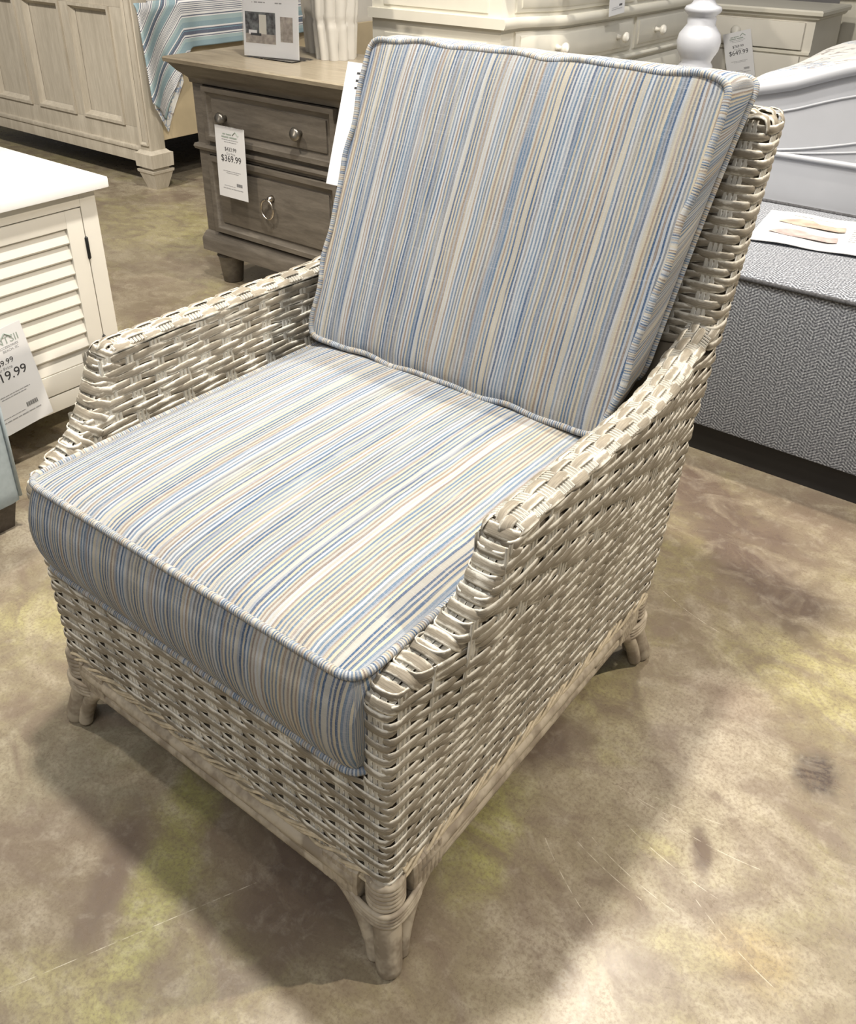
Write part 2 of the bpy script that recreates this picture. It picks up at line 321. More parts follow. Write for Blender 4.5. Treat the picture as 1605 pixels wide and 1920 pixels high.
class MB:
    def __init__(s): s.V = []; s.F = []; s.n = 0
    def put(s, V, F):
        V = [tuple(v) for v in V]; s.V += V; s.F += [tuple(i+s.n for i in f) for f in F]; s.n += len(V); return s
    def box(s, x0, x1, y0, y1, z0, z1, b=0.0):
        if b <= 0:
            V = [(x, y, z) for x in (x0, x1) for y in (y0, y1) for z in (z0, z1)]
            F = [(0, 1, 3, 2), (4, 6, 7, 5), (0, 4, 5, 1), (2, 3, 7, 6), (0, 2, 6, 4), (1, 5, 7, 3)]
            return s.put(V, F)
        bm = bmesh.new(); bmesh.ops.create_cube(bm, size=1)
        for v in bm.verts: v.co = Vector(((x0+x1)/2+v.co.x*(x1-x0), (y0+y1)/2+v.co.y*(y1-y0), (z0+z1)/2+v.co.z*(z1-z0)))
        bmesh.ops.bevel(bm, geom=bm.edges[:], offset=b, segments=2, profile=0.7, affect='EDGES')
        return s.bm(bm)
    def bm(s, bm, mtx=None):
        if mtx is not None: bmesh.ops.transform(bm, matrix=mtx, verts=bm.verts[:])
        bm.verts.index_update(); s.put([v.co[:] for v in bm.verts], [[v.index for v in f.verts] for f in bm.faces]); bm.free(); return s
    def lathe(s, cx, cy, prof, n=24, axis='z', dent=None):
        k = len(prof); V = []
        for i in range(n):
            a = 2*pi*i/n
            for r, z in prof:
                rr = r*(dent(a, z) if dent else 1)
                u, v = rr*math.cos(a), rr*math.sin(a)
                V.append({'z': (cx+u, cy+v, z), 'y': (cx+u, z, cy+v), 'x': (z, cx+u, cy+v)}[axis])
        F = [(i*k+j, ((i+1) % n)*k+j, ((i+1) % n)*k+j+1, i*k+j+1) for i in range(n) for j in range(k-1)]
        V.append({'z': (cx, cy, prof[0][1]), 'y': (cx, prof[0][1], cy), 'x': (prof[0][1], cx, cy)}[axis]); b0 = len(V)-1
        V.append({'z': (cx, cy, prof[-1][1]), 'y': (cx, prof[-1][1], cy), 'x': (prof[-1][1], cx, cy)}[axis]); b1 = len(V)-1
        for i in range(n): F.append((b0, ((i+1) % n)*k, i*k)); F.append((b1, i*k+k-1, ((i+1) % n)*k+k-1))
        return s.put(V, F)
    def tube(s, P, r, n=10, closed=False, flat=1.0):
        P = np.asarray(P, float); m = len(P); R = np.full(m, r) if np.isscalar(r) else np.asarray(r)
        T = np.gradient(P, axis=0) if not closed else np.roll(P, -1, 0)-np.roll(P, 1, 0)
        T /= np.linalg.norm(T, axis=1)[:, None]+1e-12
        up = np.array([0, 0, 1.0]) if abs(T[0][2]) < 0.9 else np.array([1.0, 0, 0])
        A = np.cross(T, up); bad = np.linalg.norm(A, axis=1) < 1e-3; A[bad] = (1, 0, 0); A /= np.linalg.norm(A, axis=1)[:, None]
        B = np.cross(A, T); V = []
        for i in range(m):
            for k in range(n):
                a = 2*pi*k/n; V.append(P[i]+R[i]*(A[i]*math.cos(a)+B[i]*math.sin(a)*flat))
        F = [(i*n+k, i*n+(k+1) % n, ((i+1) % m)*n+(k+1) % n, ((i+1) % m)*n+k) for i in range(m if closed else m-1) for k in range(n)]
        if not closed: F += [tuple(range(n))[::-1], tuple((m-1)*n+k for k in range(n))]
        return s.put(V, F)
    def prism(s, poly, d0, d1, axis='y'):
        """poly in the two remaining axes (x,z for y; y,z for x; x,y for z), extruded d0..d1"""
        f = {'y': lambda p, d: (p[0], d, p[1]), 'x': lambda p, d: (d, p[0], p[1]), 'z': lambda p, d: (p[0], p[1], d)}[axis]
        n = len(poly); V = [f(p, d0) for p in poly]+[f(p, d1) for p in poly]
        F = [tuple(range(n)), tuple(range(2*n-1, n-1, -1))]+[(i, i+n, (i+1) % n+n, (i+1) % n) for i in range(n)]
        return s.put(V, F)
    def sweep(s, prof, path, mode='x'):
        """prof: list of (out, z) swept along plan path [(x,y,nx,ny)] -> moulding"""
        k = len(prof); V = [(x+nx*o, y+ny*o, z) for (x, y, nx, ny) in path for o, z in prof]
        F = [(i*k+j, (i+1)*k+j, (i+1)*k+(j+1) % k, i*k+(j+1) % k) for i in range(len(path)-1) for j in range(k)]
        F += [tuple(range(k)), tuple((len(path)-1)*k+j for j in range(k-1, -1, -1))]
        return s.put(V, F)
    def frame(s, x0, x1, z0, z1, w, y_in, y_out, axis='y'):
        """mitred picture-frame moulding, outer rect x0..x1,z0..z1, width w, sloping from y_out (outer) to y_in (inner)"""
        f = (lambda a, d, z: (a, d, z)) if axis == 'y' else (lambda a, d, z: (d, a, z))
        rings = []
        for q, d in ((0, y_in), (0, y_out), (w*0.45, y_out), (w*0.6, (y_in+y_out)/2), (w, y_in)):
            rings.append([f(x0+q, d, z0+q), f(x1-q, d, z0+q), f(x1-q, d, z1-q), f(x0+q, d, z1-q)])
        V = [v for r in rings for v in r]
        F = [(i*4+j, i*4+(j+1) % 4, (i+1)*4+(j+1) % 4, (i+1)*4+j) for i in range(4) for j in range(4)]
        F += [(16+j, 16+(j+1) % 4, (j+1) % 4, j) for j in range(4)]
        return s.put(V, F)
    def make(s, name, mat, parent=None, smooth=False, org=None, uv=None):
        o = raw(name, s.V, s.F, mat, parent, False, uv, org)
        bm = bmesh.new(); bm.from_mesh(o.data); bmesh.ops.recalc_face_normals(bm, faces=bm.faces[:]); bm.to_mesh(o.data); bm.free()
        if smooth:
            o.data.polygons.foreach_set('use_smooth', [True]*len(o.data.polygons))
            if smooth != 'all':
                o.data.set_sharp_from_angle(angle=math.radians(40))
        return o
def xyuv(o, fn):
    """write UVs from a function of (co, face normal)"""
    me = o.data; L = me.uv_layers.get('UVMap') or me.uv_layers.new(name='UVMap')
    for p in me.polygons:
        for li in p.loop_indices:
            L.data[li].uv = fn(me.vertices[me.loops[li].vertex_index].co, p.normal)
def text(name, s, size, mtx, mat, parent, align='CENTER'):
    cu = bpy.data.curves.new('t', 'FONT'); cu.body = s; cu.size = size; cu.align_x = align; cu.extrude = 0.0002; cu.resolution_u = 3
    o = bpy.data.objects.new('t', cu); C.objects.link(o); bpy.context.view_layer.update()
    me = bpy.data.meshes.new_from_object(o.evaluated_get(bpy.context.evaluated_depsgraph_get())); bpy.data.objects.remove(o)
    org = Vector(ORG.get(parent.name, (0, 0, 0))); me.transform(mtx); me.transform(Matrix.Translation(-org))
    me.materials.clear(); me.materials.append(mat); n = bpy.data.objects.new(name, me); C.objects.link(n); n.parent = parent; ORG[n.name] = tuple(org)
    return n
def S(x): x = np.clip(x, 0, 1); return x*x*(3-2*x)

# ------------------------------------------------------------------ setting
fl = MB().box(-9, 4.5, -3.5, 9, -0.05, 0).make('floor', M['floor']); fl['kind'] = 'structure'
wl = MB().box(-9, 4.5, 8.0, 8.15, 0, 3.6).make('wall_back', M['wall']); wl['kind'] = 'structure'
wl = MB().box(-9.15, -9, -3.5, 8.15, 0, 3.6).make('wall_left', M['wall']); wl['kind'] = 'structure'

# ------------------------------------------------------------------ WICKER ARMCHAIR
CW = 0.74; TH = 0.042
chair = thing('wicker_armchair', 'whitewashed woven rattan armchair with sloping arms and splayed bamboo feet', 'armchair', (0.37, 0.4, 0))
FC = np.array([(0, 0.16), (0, 0.49), (0.008, 0.508), (0.022, 0.517), (0.04, 0.523), (0.07, 0.533), (0.1, 0.55), (0.125, 0.575), (0.145, 0.605), (0.162, 0.635), (0.176, 0.657)])
ARM0 = 0.188
def yf(z): return np.interp(z, FC[:, 1], FC[:, 0])
def yr(z): return np.interp(z, [0.12, 0.5, 0.67, 1.02], [0.768, 0.812, 0.852, 0.985])
def ybf(z): return np.interp(z, [0.36, 0.60, 0.67, 1.02], [0.725, 0.765, 0.793, 0.925])      # front face of the back slab
def xr(y, z):
    y = np.asarray(y, float); z = np.asarray(z, float)
    base = 0.731+0.010*np.clip((z-0.17)/0.34, 0, 1)
    back = np.interp(z, [0.17, 0.5, 0.67, 1.02], [0.735, 0.75, 0.757, 0.752])
    bul = 0.040*S((z-0.17)/0.49)*S(y/0.17)*np.where(z < 0.70, 1, 0)
    f = S((y-0.5)/0.32)
    return (base+bul)*(1-f)+back*f
def side_x(side, y, z, inner=0.0):
    x = xr(y, z)-inner
    return x if side > 0 else CW-x

def smooth_path(P, k=3, closed=False):
    for _ in range(k):
        if closed: P = (np.roll(P, 1, 0)+2*P+np.roll(P, -1, 0))/4
        else: Q = P.copy(); Q[1:-1] = (P[:-2]+2*P[1:-1]+P[2:])/4; P = Q
    return P
def resample(P, step, closed=False):
    if closed: P = np.vstack([P, P[:1]])
    d = np.r_[0, np.cumsum(np.linalg.norm(np.diff(P, axis=0), axis=1))]
    n = max(3, int(round(d[-1]/step))); t = np.linspace(0, d[-1], n+1)
    Q = np.stack([np.interp(t, d, P[:, i]) for i in range(3)], 1)
    return (Q[:-1], t[:-1], d[-1]) if closed else (Q, t, d[-1])
def strand(name, P, s, N, parent, phase, pitch, w=0.0121, th=0.0034, out=0.0027, inn=-0.0010, closed=False, mat=None, bias=0.45, wob=0.0008, S2=None):
    """one flat rattan strand: weaves out/in along its path"""
    P = np.asarray(P); T = np.gradient(P, axis=0) if not closed else np.roll(P, -1, 0)-np.roll(P, 1, 0)
    T /= np.linalg.norm(T, axis=1)[:, None]+1e-12
    N = N-T*(N*T).sum(1)[:, None]; N /= np.linalg.norm(N, axis=1)[:, None]+1e-12
    B = np.cross(T, N)
    ph = pi*s/pitch+phase
    f = np.tanh(2.4*(np.sin(ph)+bias))
    off = np.where(f > 0, f*out, -f*inn)
    ww = w*(0.5*(1+0.16*f))*(1+0.10*np.sin(s*23+phase*3+RNG.uniform(0, 6)))
    up = wob*np.sin(ph*1.0+0.9)+0.0006*np.sin(s*41+RNG.uniform(0, 6))
    Cc = P+N*off[:, None]+B*up[:, None]
    cs = [(-1, 0.0), (-0.72, 0.72), (0, 1.0), (0.72, 0.72), (1, 0.0), (0, -0.35)]
    V = np.empty((len(P), 6, 3)); UVs = np.empty((len(P), 6, 2))
    for k, (a, b) in enumerate(cs):
        V[:, k] = Cc+B*(a*ww)[:, None]+N*(b*th*0.5)
        UVs[:, k, 0] = s+phase*0.37; UVs[:, k, 1] = a*0.5+0.5
    m = len(P); idx = np.arange(m*6).reshape(m, 6); nx = np.roll(idx, -1, 0)
    if not closed: a, b = idx[:-1], idx[1:]
    else: a, b = idx, nx
    F = np.stack([a, np.roll(a, -1, 1), np.roll(b, -1, 1), b], -1).reshape(-1, 4).tolist()
    if not closed: F += [idx[0][::-1].tolist(), idx[-1].tolist()]
    return raw(name, V.reshape(-1, 3), F, mat or M['rattan'], parent, True, UVs.reshape(-1, 2))
def outward(P, closed, ccw=1):
    T = np.gradient(P, axis=0) if not closed else np.roll(P, -1, 0)-np.roll(P, 1, 0)
    N = np.cross(T, [0, 0, 1.0])*ccw; return N/(np.linalg.norm(N, axis=1)[:, None]+1e-12)

PIT = 0.0495; ROW = 0.0127
Z0 = 0.168; ZSK = 0.355
# --- skirt (rows that run all the way round)
def ring(z):
    xs = np.linspace(0, 1, 60); P = []
    xl, xR = side_x(-1, 0, z), side_x(1, 0, z)
    P += [(xl+(xR-xl)*t, 0, z) for t in xs]
    ys = np.linspace(0, yr(z), 60); P += [(side_x(1, y, z), y, z) for y in ys[1:]]
    xl2, xr2 = side_x(-1, yr(z), z), side_x(1, yr(z), z)
    P += [(xr2+(xl2-xr2)*t, yr(z), z) for t in xs[1:]]
    P += [(side_x(-1, y, z), y, z) for y in ys[::-1][1:-1]]
    return np.array(P)
def core_grid(name, fn_a, fn_b, nu, nv, parent, mat):
    """closed slab between two grids fn(u,v)"""
    A = np.array([[fn_a(u, v) for u in np.linspace(0, 1, nu)] for v in np.linspace(0, 1, nv)])
    B = np.array([[fn_b(u, v) for u in np.linspace(0, 1, nu)] for v in np.linspace(0, 1, nv)])
    n = nu*nv; V = np.vstack([A.reshape(-1, 3), B.reshape(-1, 3)]); g = lambda j, i, o: o*n+j*nu+i
    F = []
    for j in range(nv-1):
        for i in range(nu-1):
            F.append((g(j, i, 0), g(j, i+1, 0), g(j+1, i+1, 0), g(j+1, i, 0))); F.append((g(j, i, 1), g(j+1, i, 1), g(j+1, i+1, 1), g(j, i+1, 1)))
    for i in range(nu-1):
        F.append((g(0, i, 0), g(0, i, 1), g(0, i+1, 1), g(0, i+1, 0))); F.append((g(nv-1, i, 0), g(nv-1, i+1, 0), g(nv-1, i+1, 1), g(nv-1, i, 1)))
    for j in range(nv-1):
        F.append((g(j, 0, 0), g(j+1, 0, 0), g(j+1, 0, 1), g(j, 0, 1))); F.append((g(j, nu-1, 0), g(j, nu-1, 1), g(j+1, nu-1, 1), g(j+1, nu-1, 0)))
    return raw(name, V, F, mat, parent)
IN = 0.0030
def stake_strip(mb, P, N, side, w=0.0078, th=0.0022):
    """thin strips following P (vertical stake), set side by side"""
    for k in (-1, 0, 1):
        o = side*k*0.0084
        Q = P+o
        A = Q-side*w/2; B_ = Q+side*w/2
        V = []
        for a, b, n in zip(A, B_, N): V += [a, (a*0.75+b*0.25)+n*th, (a*0.25+b*0.75)+n*th, b]
        F = []
        for i in range(len(P)-1):
            for j in range(3): F.append((i*4+j, i*4+j+1, (i+1)*4+j+1, (i+1)*4+j))
        mb.put(V, F)
def stake_uv(o, zoff=0):
    o['kind'] = 'stuff'
    me = o.data; L = me.uv_layers.new(name='UVMap'); vi = np.empty(len(me.loops), int); me.loops.foreach_get('vertex_index', vi)
    co = np.empty(len(me.vertices)*3); me.vertices.foreach_get('co', co); co = co.reshape(-1, 3)
    uv = np.stack([co[:, 2]+co[:, 0]*0.3+co[:, 1]*0.3, (np.arange(len(co)) % 4)/3.0], 1)
    L.data.foreach_set('uv', uv[vi].ravel())

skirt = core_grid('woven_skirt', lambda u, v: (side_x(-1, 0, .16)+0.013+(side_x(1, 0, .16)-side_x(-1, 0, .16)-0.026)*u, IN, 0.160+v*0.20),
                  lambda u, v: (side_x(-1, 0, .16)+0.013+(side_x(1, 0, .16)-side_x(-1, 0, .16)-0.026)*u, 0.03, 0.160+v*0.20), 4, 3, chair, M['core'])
row = 0; z = Z0
while z < ZSK:
    P, s, L = resample(smooth_path(resample(ring(z), 0.006, True)[0], 5, True), 0.0058, True)
    sfr = float(CW-2*(CW-side_x(1, 0, z)))   # front length
    k = 60; pit = L/k
    # phase so that the front-right corner sits between two stakes
    i0 = np.argmax(P[:, 0]-P[:, 1]*1.0); ph = -pi*s[i0]/pit+pi*row
    strand('rattan_strand', P, s, outward(P, True), skirt, ph, pit, closed=True)
    row += 1; z += ROW
ROWS_SK = row
# skirt rim strand and stakes
mb = MB(); RG = []
for z in np.linspace(0.160, 0.360, 6):
    P, s, L = resample(smooth_path(resample(ring(z), 0.006, True)[0], 5, True), 0.003, True)
    i0 = np.argmax(P[:, 0]-P[:, 1]); RG.append((P, s, L, s[i0], outward(P, True)))
for k in range(60):
    Q = []; Nq = []; Tq = []
    for P, s_, L, s0, N_ in RG:
        q = (s0+(k+0.5)*L/60) % L; ii = int(np.argmin(abs(s_-q))); Q.append(P[ii]); Nq.append(N_[ii])
    Nq = np.array(Nq)
    if max(abs(Nq[0][0]), abs(Nq[0][1])) < 0.985 or max(abs(Nq[-1][0]), abs(Nq[-1][1])) < 0.985: continue
    stake_strip(mb, np.array(Q), Nq, np.array([-Nq[0][1], Nq[0][0], 0.0]))
o = mb.make('stakes', M['stake'], skirt); stake_uv(o)
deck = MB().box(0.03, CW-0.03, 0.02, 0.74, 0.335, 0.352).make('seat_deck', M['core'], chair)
# top rim of the skirt: two lengthwise strands
for dy, ph in ((0.006, 0), (0.020, pi)):
    P, s, L = resample(np.array([(0.045, dy, 0.362), (CW-0.045, dy, 0.362)]), 0.006)
    strand('rim_strand', P, s, np.tile([0, -0.3, 1.0], (len(P), 1)), chair, ph, 0.028, w=0.014, th=0.004, out=0.003, inn=-0.002)

# --- side panels
SIDES = {}
for side in (1, -1):
    zt = 0.655
    def fo(u, v, inner):
        z = 0.160+(zt-0.160)*v; y = yf(z)+0.011+(yr(z)-yf(z)-0.023)*u
        return (float(side_x(side, y, z, inner)), y, z)
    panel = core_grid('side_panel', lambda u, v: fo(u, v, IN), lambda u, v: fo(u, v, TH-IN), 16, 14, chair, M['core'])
    SIDES[side] = panel
    z = ZSK+0.002; row = ROWS_SK
    z = Z0+row*ROW
    while z < 0.660:
        y0 = float(yf(z)); y1 = float(yr(z)); inn = []
        yi1 = float(ybf(z))+0.03
        for y in np.linspace(yi1, y0, 50): inn.append((float(side_x(side, y, z, TH)), y, z))
        outr = [(float(side_x(side, y, z)), y, z) for y in np.linspace(y0, y1, 60)]
        back = [(outr[-1][0]+(CW/2-outr[-1][0])*t, y1, z) for t in np.linspace(0, 1, 25)[1:]]
        P = np.array(inn+outr+back); P = resample(P, 0.006)[0]; P = smooth_path(P, 4)
        P, s, L = resample(P, 0.0058)
        i0 = np.argmin(P[:, 1]-side*P[:, 0]*1.0)    # outer front corner
        N = outward(P, False, side)
        strand('rattan_strand', P, s, N, panel, -pi*s[i0]/PIT+pi*row*1.0, PIT)
        row += 1; z += ROW
    # stakes on outer and inner faces
    mb = MB(); k = 0
    while True:
        y = PIT*(k+0.5)
        if y > 0.765: break
        ztop = 0.655 if y > 0.17 else float(np.interp(y, FC[2:, 0], FC[2:, 1]))-0.004
        zz = np.linspace(0.355, ztop, 12); zz = zz[yr(zz) > y+0.008]
        if len(zz) > 2 or y > 0.76:
            if y > 0.76: zz = np.linspace(max(0.355, np.interp(y+0.008, [0.768, 0.812, 0.852], [0.12, 0.5, 0.67])), 0.655, 6)
            if zz[0] < 0.64:
                P = np.stack([side_x(side, y, zz), np.full(len(zz), y), zz], 1).astype(float)
                stake_strip(mb, P, np.tile([side*1.0, 0, 0], (len(zz), 1)), np.array([0, 1.0, 0]))
        y2 = PIT*(k+0.5)-0.0
        if y2 > 0.03 and y2 < 0.74:
            zz = np.linspace(0.40, min(ztop, 0.655), 8)
            P = np.stack([side_x(side, y2, zz, TH), np.full(8, y2), zz], 1).astype(float)
            stake_strip(mb, P, np.tile([-side*1.0, 0, 0], (8, 1)), np.array([0, 1.0, 0]))
        k += 1
    # post front face stake
    zz = np.linspace(0.355, 0.50, 10); P = np.stack([side_x(side, 0, zz, TH/2), np.zeros(10), zz], 1).astype(float)
    stake_strip(mb, P, np.tile([0, -1.0, 0], (10, 1)), np.array([1.0, 0, 0]))
    o = mb.make('stakes', M['stake'], panel); stake_uv(o)

    # cap over the low post and the rising curve: lengthwise stakes + bands across
    cap = MB(); cur = np.array([(y, zc) for y, zc in FC if zc > 0.485]+[(0.186, 0.668)])
    cur3 = np.stack([np.zeros(len(cur)), cur[:, 0], cur[:, 1]], 1); cur3 = smooth_path(resample(cur3, 0.006)[0], 4)
    T = np.gradient(cur3, axis=0); T /= np.linalg.norm(T, axis=1)[:, None]; Nn = np.cross([1.0, 0, 0], T)
    if Nn[len(Nn)//2][2] < 0: Nn = -Nn
    xc = side_x(side, cur3[:, 1], cur3[:, 2], TH/2)
    for q in (-1.55, -0.52, 0.52, 1.55):
        Pq = cur3.copy(); Pq[:, 0] = xc+q*0.0098
        V = []
        for a, n in zip(Pq, Nn):
            d = 0.0016*abs(q)**1.5
            V += [a+np.array([-0.0045, 0, 0])-n*d, a+np.array([-0.0025, 0, 0])+n*(0.0018-d), a+np.array([0.0025, 0, 0])+n*(0.0018-d), a+np.array([0.0045, 0, 0])-n*d]
        F = [(i*4+j, i*4+j+1, (i+1)*4+j+1, (i+1)*4+j) for i in range(len(Pq)-1) for j in range(3)]
        cap.put(V, F)
    # fill under the cap
    capo = cap.make('curved_post_cap', M['stake'], chair); stake_uv(capo); del capo['kind']
    _, sc, Lc = resample(cur3, 0.006); sc = sc[:len(cur3)]
    d = np.r_[0, np.cumsum(np.linalg.norm(np.diff(cur3, axis=0), axis=1))]
    kk = 0; sb = 0.010
    while sb < d[-1]-0.004:
        c0 = np.array([np.interp(sb, d, cur3[:, i]) for i in range(3)]); n0 = np.array([np.interp(sb, d, Nn[:, i]) for i in range(3)]); n0 /= np.linalg.norm(n0)
        x0 = float(side_x(side, c0[1], c0[2], TH/2)); h = TH/2
        a = [(-h-0.001, -0.022), (-h-0.001, -0.012), (-h, -0.004), (-h+0.004, 0.001), (-h+0.010, 0.003), (0, 0.0045), (h-0.010, 0.003), (h-0.004, 0.001), (h, -0.004), (h+0.001, -0.012), (h+0.001, -0.024), (h-0.003, -0.032)]
        P = np.array([(x0+q, c0[1]+n0[1]*r_, c0[2]+n0[2]*r_) for q, r_ in a]); P[-3:, 1] += 0.006
        P, s, L = resample(P, 0.004); P = smooth_path(P, 2)
        NN = P-np.array([x0, c0[1], c0[2]])+n0*0.012; NN[:, 1:] = (NN[:, 1:]@n0[1:])[:, None]*n0[1:]
        strand('wrap_strand', P, s, NN, capo, 0.5*pi, 1e3, w=0.0135, th=0.0026, out=0.0012, wob=0)
        kk += 1; sb += 0.0205
    # armrest top: lengthwise woven strands
    ya = np.linspace(ARM0-0.004, 0.835, 60); zarm = 0.671+0.020*S((ya-0.6)/0.22)+0.016*S((ya-0.76)/0.07)
    xm = side_x(side, np.minimum(ya, 0.84), np.full(60, 0.66), TH/2)
    def bar(u, v, top):
        y = ya[0]+0.004+(ya[-1]-ya[0])*u; zc = np.interp(y, ya, zarm); xm_ = np.interp(y, ya, xm)
        return (xm_+(v-0.5)*2*(TH/2-0.004), y, zc-0.003-0.006*(2*v-1)**2 if top else zc-0.022)
    arm = core_grid('armrest', lambda u, v: bar(u, v, True), lambda u, v: bar(u, v, False), 20, 5, chair, M['core'])
    offs = (-0.0205, -0.0070, 0.0070, 0.0205)
    for j, q in enumerate(offs):
        tilt = q/0.024; P = np.stack([xm+q, ya, zarm-0.0055*tilt**2-(0.004 if abs(tilt) > 0.8 else 0)], 1)
        head = np.array([(P[0, 0], P[0, 1]-0.004, P[0, 2]-0.010)]); P = np.vstack([head, P])
        P, s, L = resample(P, 0.0055); P = smooth_path(P, 2)
        strand('rattan_strand', P, s, np.tile([tilt*0.9, 0, 1.0], (len(P), 1)), arm, pi*j+0.8, 0.030, w=0.0135, th=0.0042, out=0.0032, inn=-0.0022, bias=0.30, wob=0.0)
    mb = MB(); y = ARM0+0.006
    while y < 0.82:
        zc = float(np.interp(y, ya, zarm)); x0 = float(np.interp(y, ya, xm))
        V = []
        for q in np.linspace(-1, 1, 9):
            cx, cz = x0+q*(TH/2+0.004), zc+0.0006-0.0075*q*q
            V += [(cx, y-0.0024, cz-0.001), (cx, y-0.0012, cz+0.001), (cx, y+0.0012, cz+0.001), (cx, y+0.0024, cz-0.001)]
        F = [(i*4+j, i*4+j+1, (i+1)*4+j+1, (i+1)*4+j) for i in range(8) for j in range(3)]
        mb.put(V, F); y += 0.0062
    o = mb.make('cross_strips', M['stake'], arm); stake_uv(o)

# --- back slab
def bslab(z):
    x1 = float(side_x(1, 0.9, z)); x0 = CW-x1; return x0, x1, float(ybf(z)), float(yr(z))
def bk(u, v, f):
    z = 0.36+(1.012-0.36)*v; x0, x1, a, b = bslab(z); return (x0+0.012+(x1-x0-0.024)*u, (a+IN) if f else (b-IN), z)
backp = core_grid('back_panel', lambda u, v: bk(u, v, 1), lambda u, v: bk(u, v, 0), 4, 6, chair, M['core'])
z = 0.672; row = 0; BROW = 0.0125
while z < 1.008:
    x0, x1, a, b = bslab(z)
    P = np.array([(x0, a, z), (x1, a, z), (x1, b, z), (x0, b, z)]); P = resample(P, 0.006, True)[0]; P = smooth_path(P, 6, True)
    P, s, L = resample(P, 0.0058, True); k = 32; pit = L/k
    i0 = np.argmax(P[:, 0]-P[:, 1]*2)
    strand('rattan_strand', P, s, outward(P, True), backp, -pi*s[i0]/pit+pi*row, pit, w=0.0132, th=0.0050, out=0.0042, inn=-0.0026, closed=True, bias=0.3)
    row += 1; z += BROW
mb = MB(); RG = []
for z in np.linspace(0.665, 1.008, 8):
    x0, x1, a, b = bslab(z); P = np.array([(x0, a, z), (x1, a, z), (x1, b, z), (x0, b, z)]); P = resample(P, 0.006, True)[0]; P = smooth_path(P, 6, True)
    P, q_, L = resample(P, 0.002, True); i0 = np.argmax(P[:, 0]-P[:, 1]*2); RG.append((P, q_, L, q_[i0], outward(P, True)))
for k in range(32):
    Q = []; Nq = []
    for P, s_, L, s0, N_ in RG:
        q = (s0+(k+0.5)*L/32) % L; ii = int(np.argmin(abs(s_-q))); Q.append(P[ii]-N_[ii]*0.0006); Nq.append(N_[ii])
    Nq = np.array(Nq)
    if max(abs(Nq[0][0]), abs(Nq[0][1])) < 0.985 or max(abs(Nq[-1][0]), abs(Nq[-1][1])) < 0.985: continue
    stake_strip(mb, np.array(Q), Nq, np.array([-Nq[0][1], Nq[0][0], 0.0]))
o = mb.make('stakes', M['stake'], backp); stake_uv(o)
trail = MB().box(0.0, CW, 0.930, 0.975, 0.995, 1.013, 0.006).make('top_rail', M['core'], chair)
for j in range(5):
    y = 0.917+j*0.0165; x0, x1 = -0.014, CW+0.014
    P = np.array([(x0+0.004, y, 0.992), (x0+0.002, y, 1.006), (x0+0.014, y, 1.018-abs(j-2)*0.002), (x1-0.014, y, 1.018-abs(j-2)*0.002), (x1-0.002, y, 1.006), (x1-0.004, y, 0.992)])
    P = resample(P, 0.005)[0]; P = smooth_path(P, 4); P, s, L = resample(P, 0.0055)
    strand('rattan_strand', P, s, np.stack([np.clip((P[:, 0]-CW/2)/CW*2, -1, 1)**9, np.full(len(P), (j-2)*0.14), np.full(len(P), 0.8)], 1), trail, pi*j, 0.022, w=0.0165, th=0.0045, out=0.0035, inn=-0.002, bias=0.2, wob=0)

# --- twisted fine strands along the lower edge
for side in (1, -1):
    for k in range(5):
        t = np.linspace(0.03, 0.75, 260); a = 2*pi*t/0.13+k*2*pi/5+0.5*np.sin(t*17+k*2)
        P = np.stack([side_x(side, t, np.full(260, 0.17))+side*(0.0025+0.0035*np.cos(a)), t, 0.167+0.0085*np.sin(a)], 1)
        MB().tube(P, 0.0026, 6).make('twisted_edge_strand', M['edge'], chair, 'all')
for k in range(5):
    t = np.linspace(0.03, CW-0.03, 260); a = 2*pi*t/0.13+k*2*pi/5+0.5*np.sin(t*17+k*2)
    P = np.stack([t, -0.0025-0.0035*np.cos(a), 0.167+0.0085*np.sin(a)], 1)
    MB().tube(P, 0.0026, 6).make('twisted_edge_strand', M['edge'], chair, 'all')

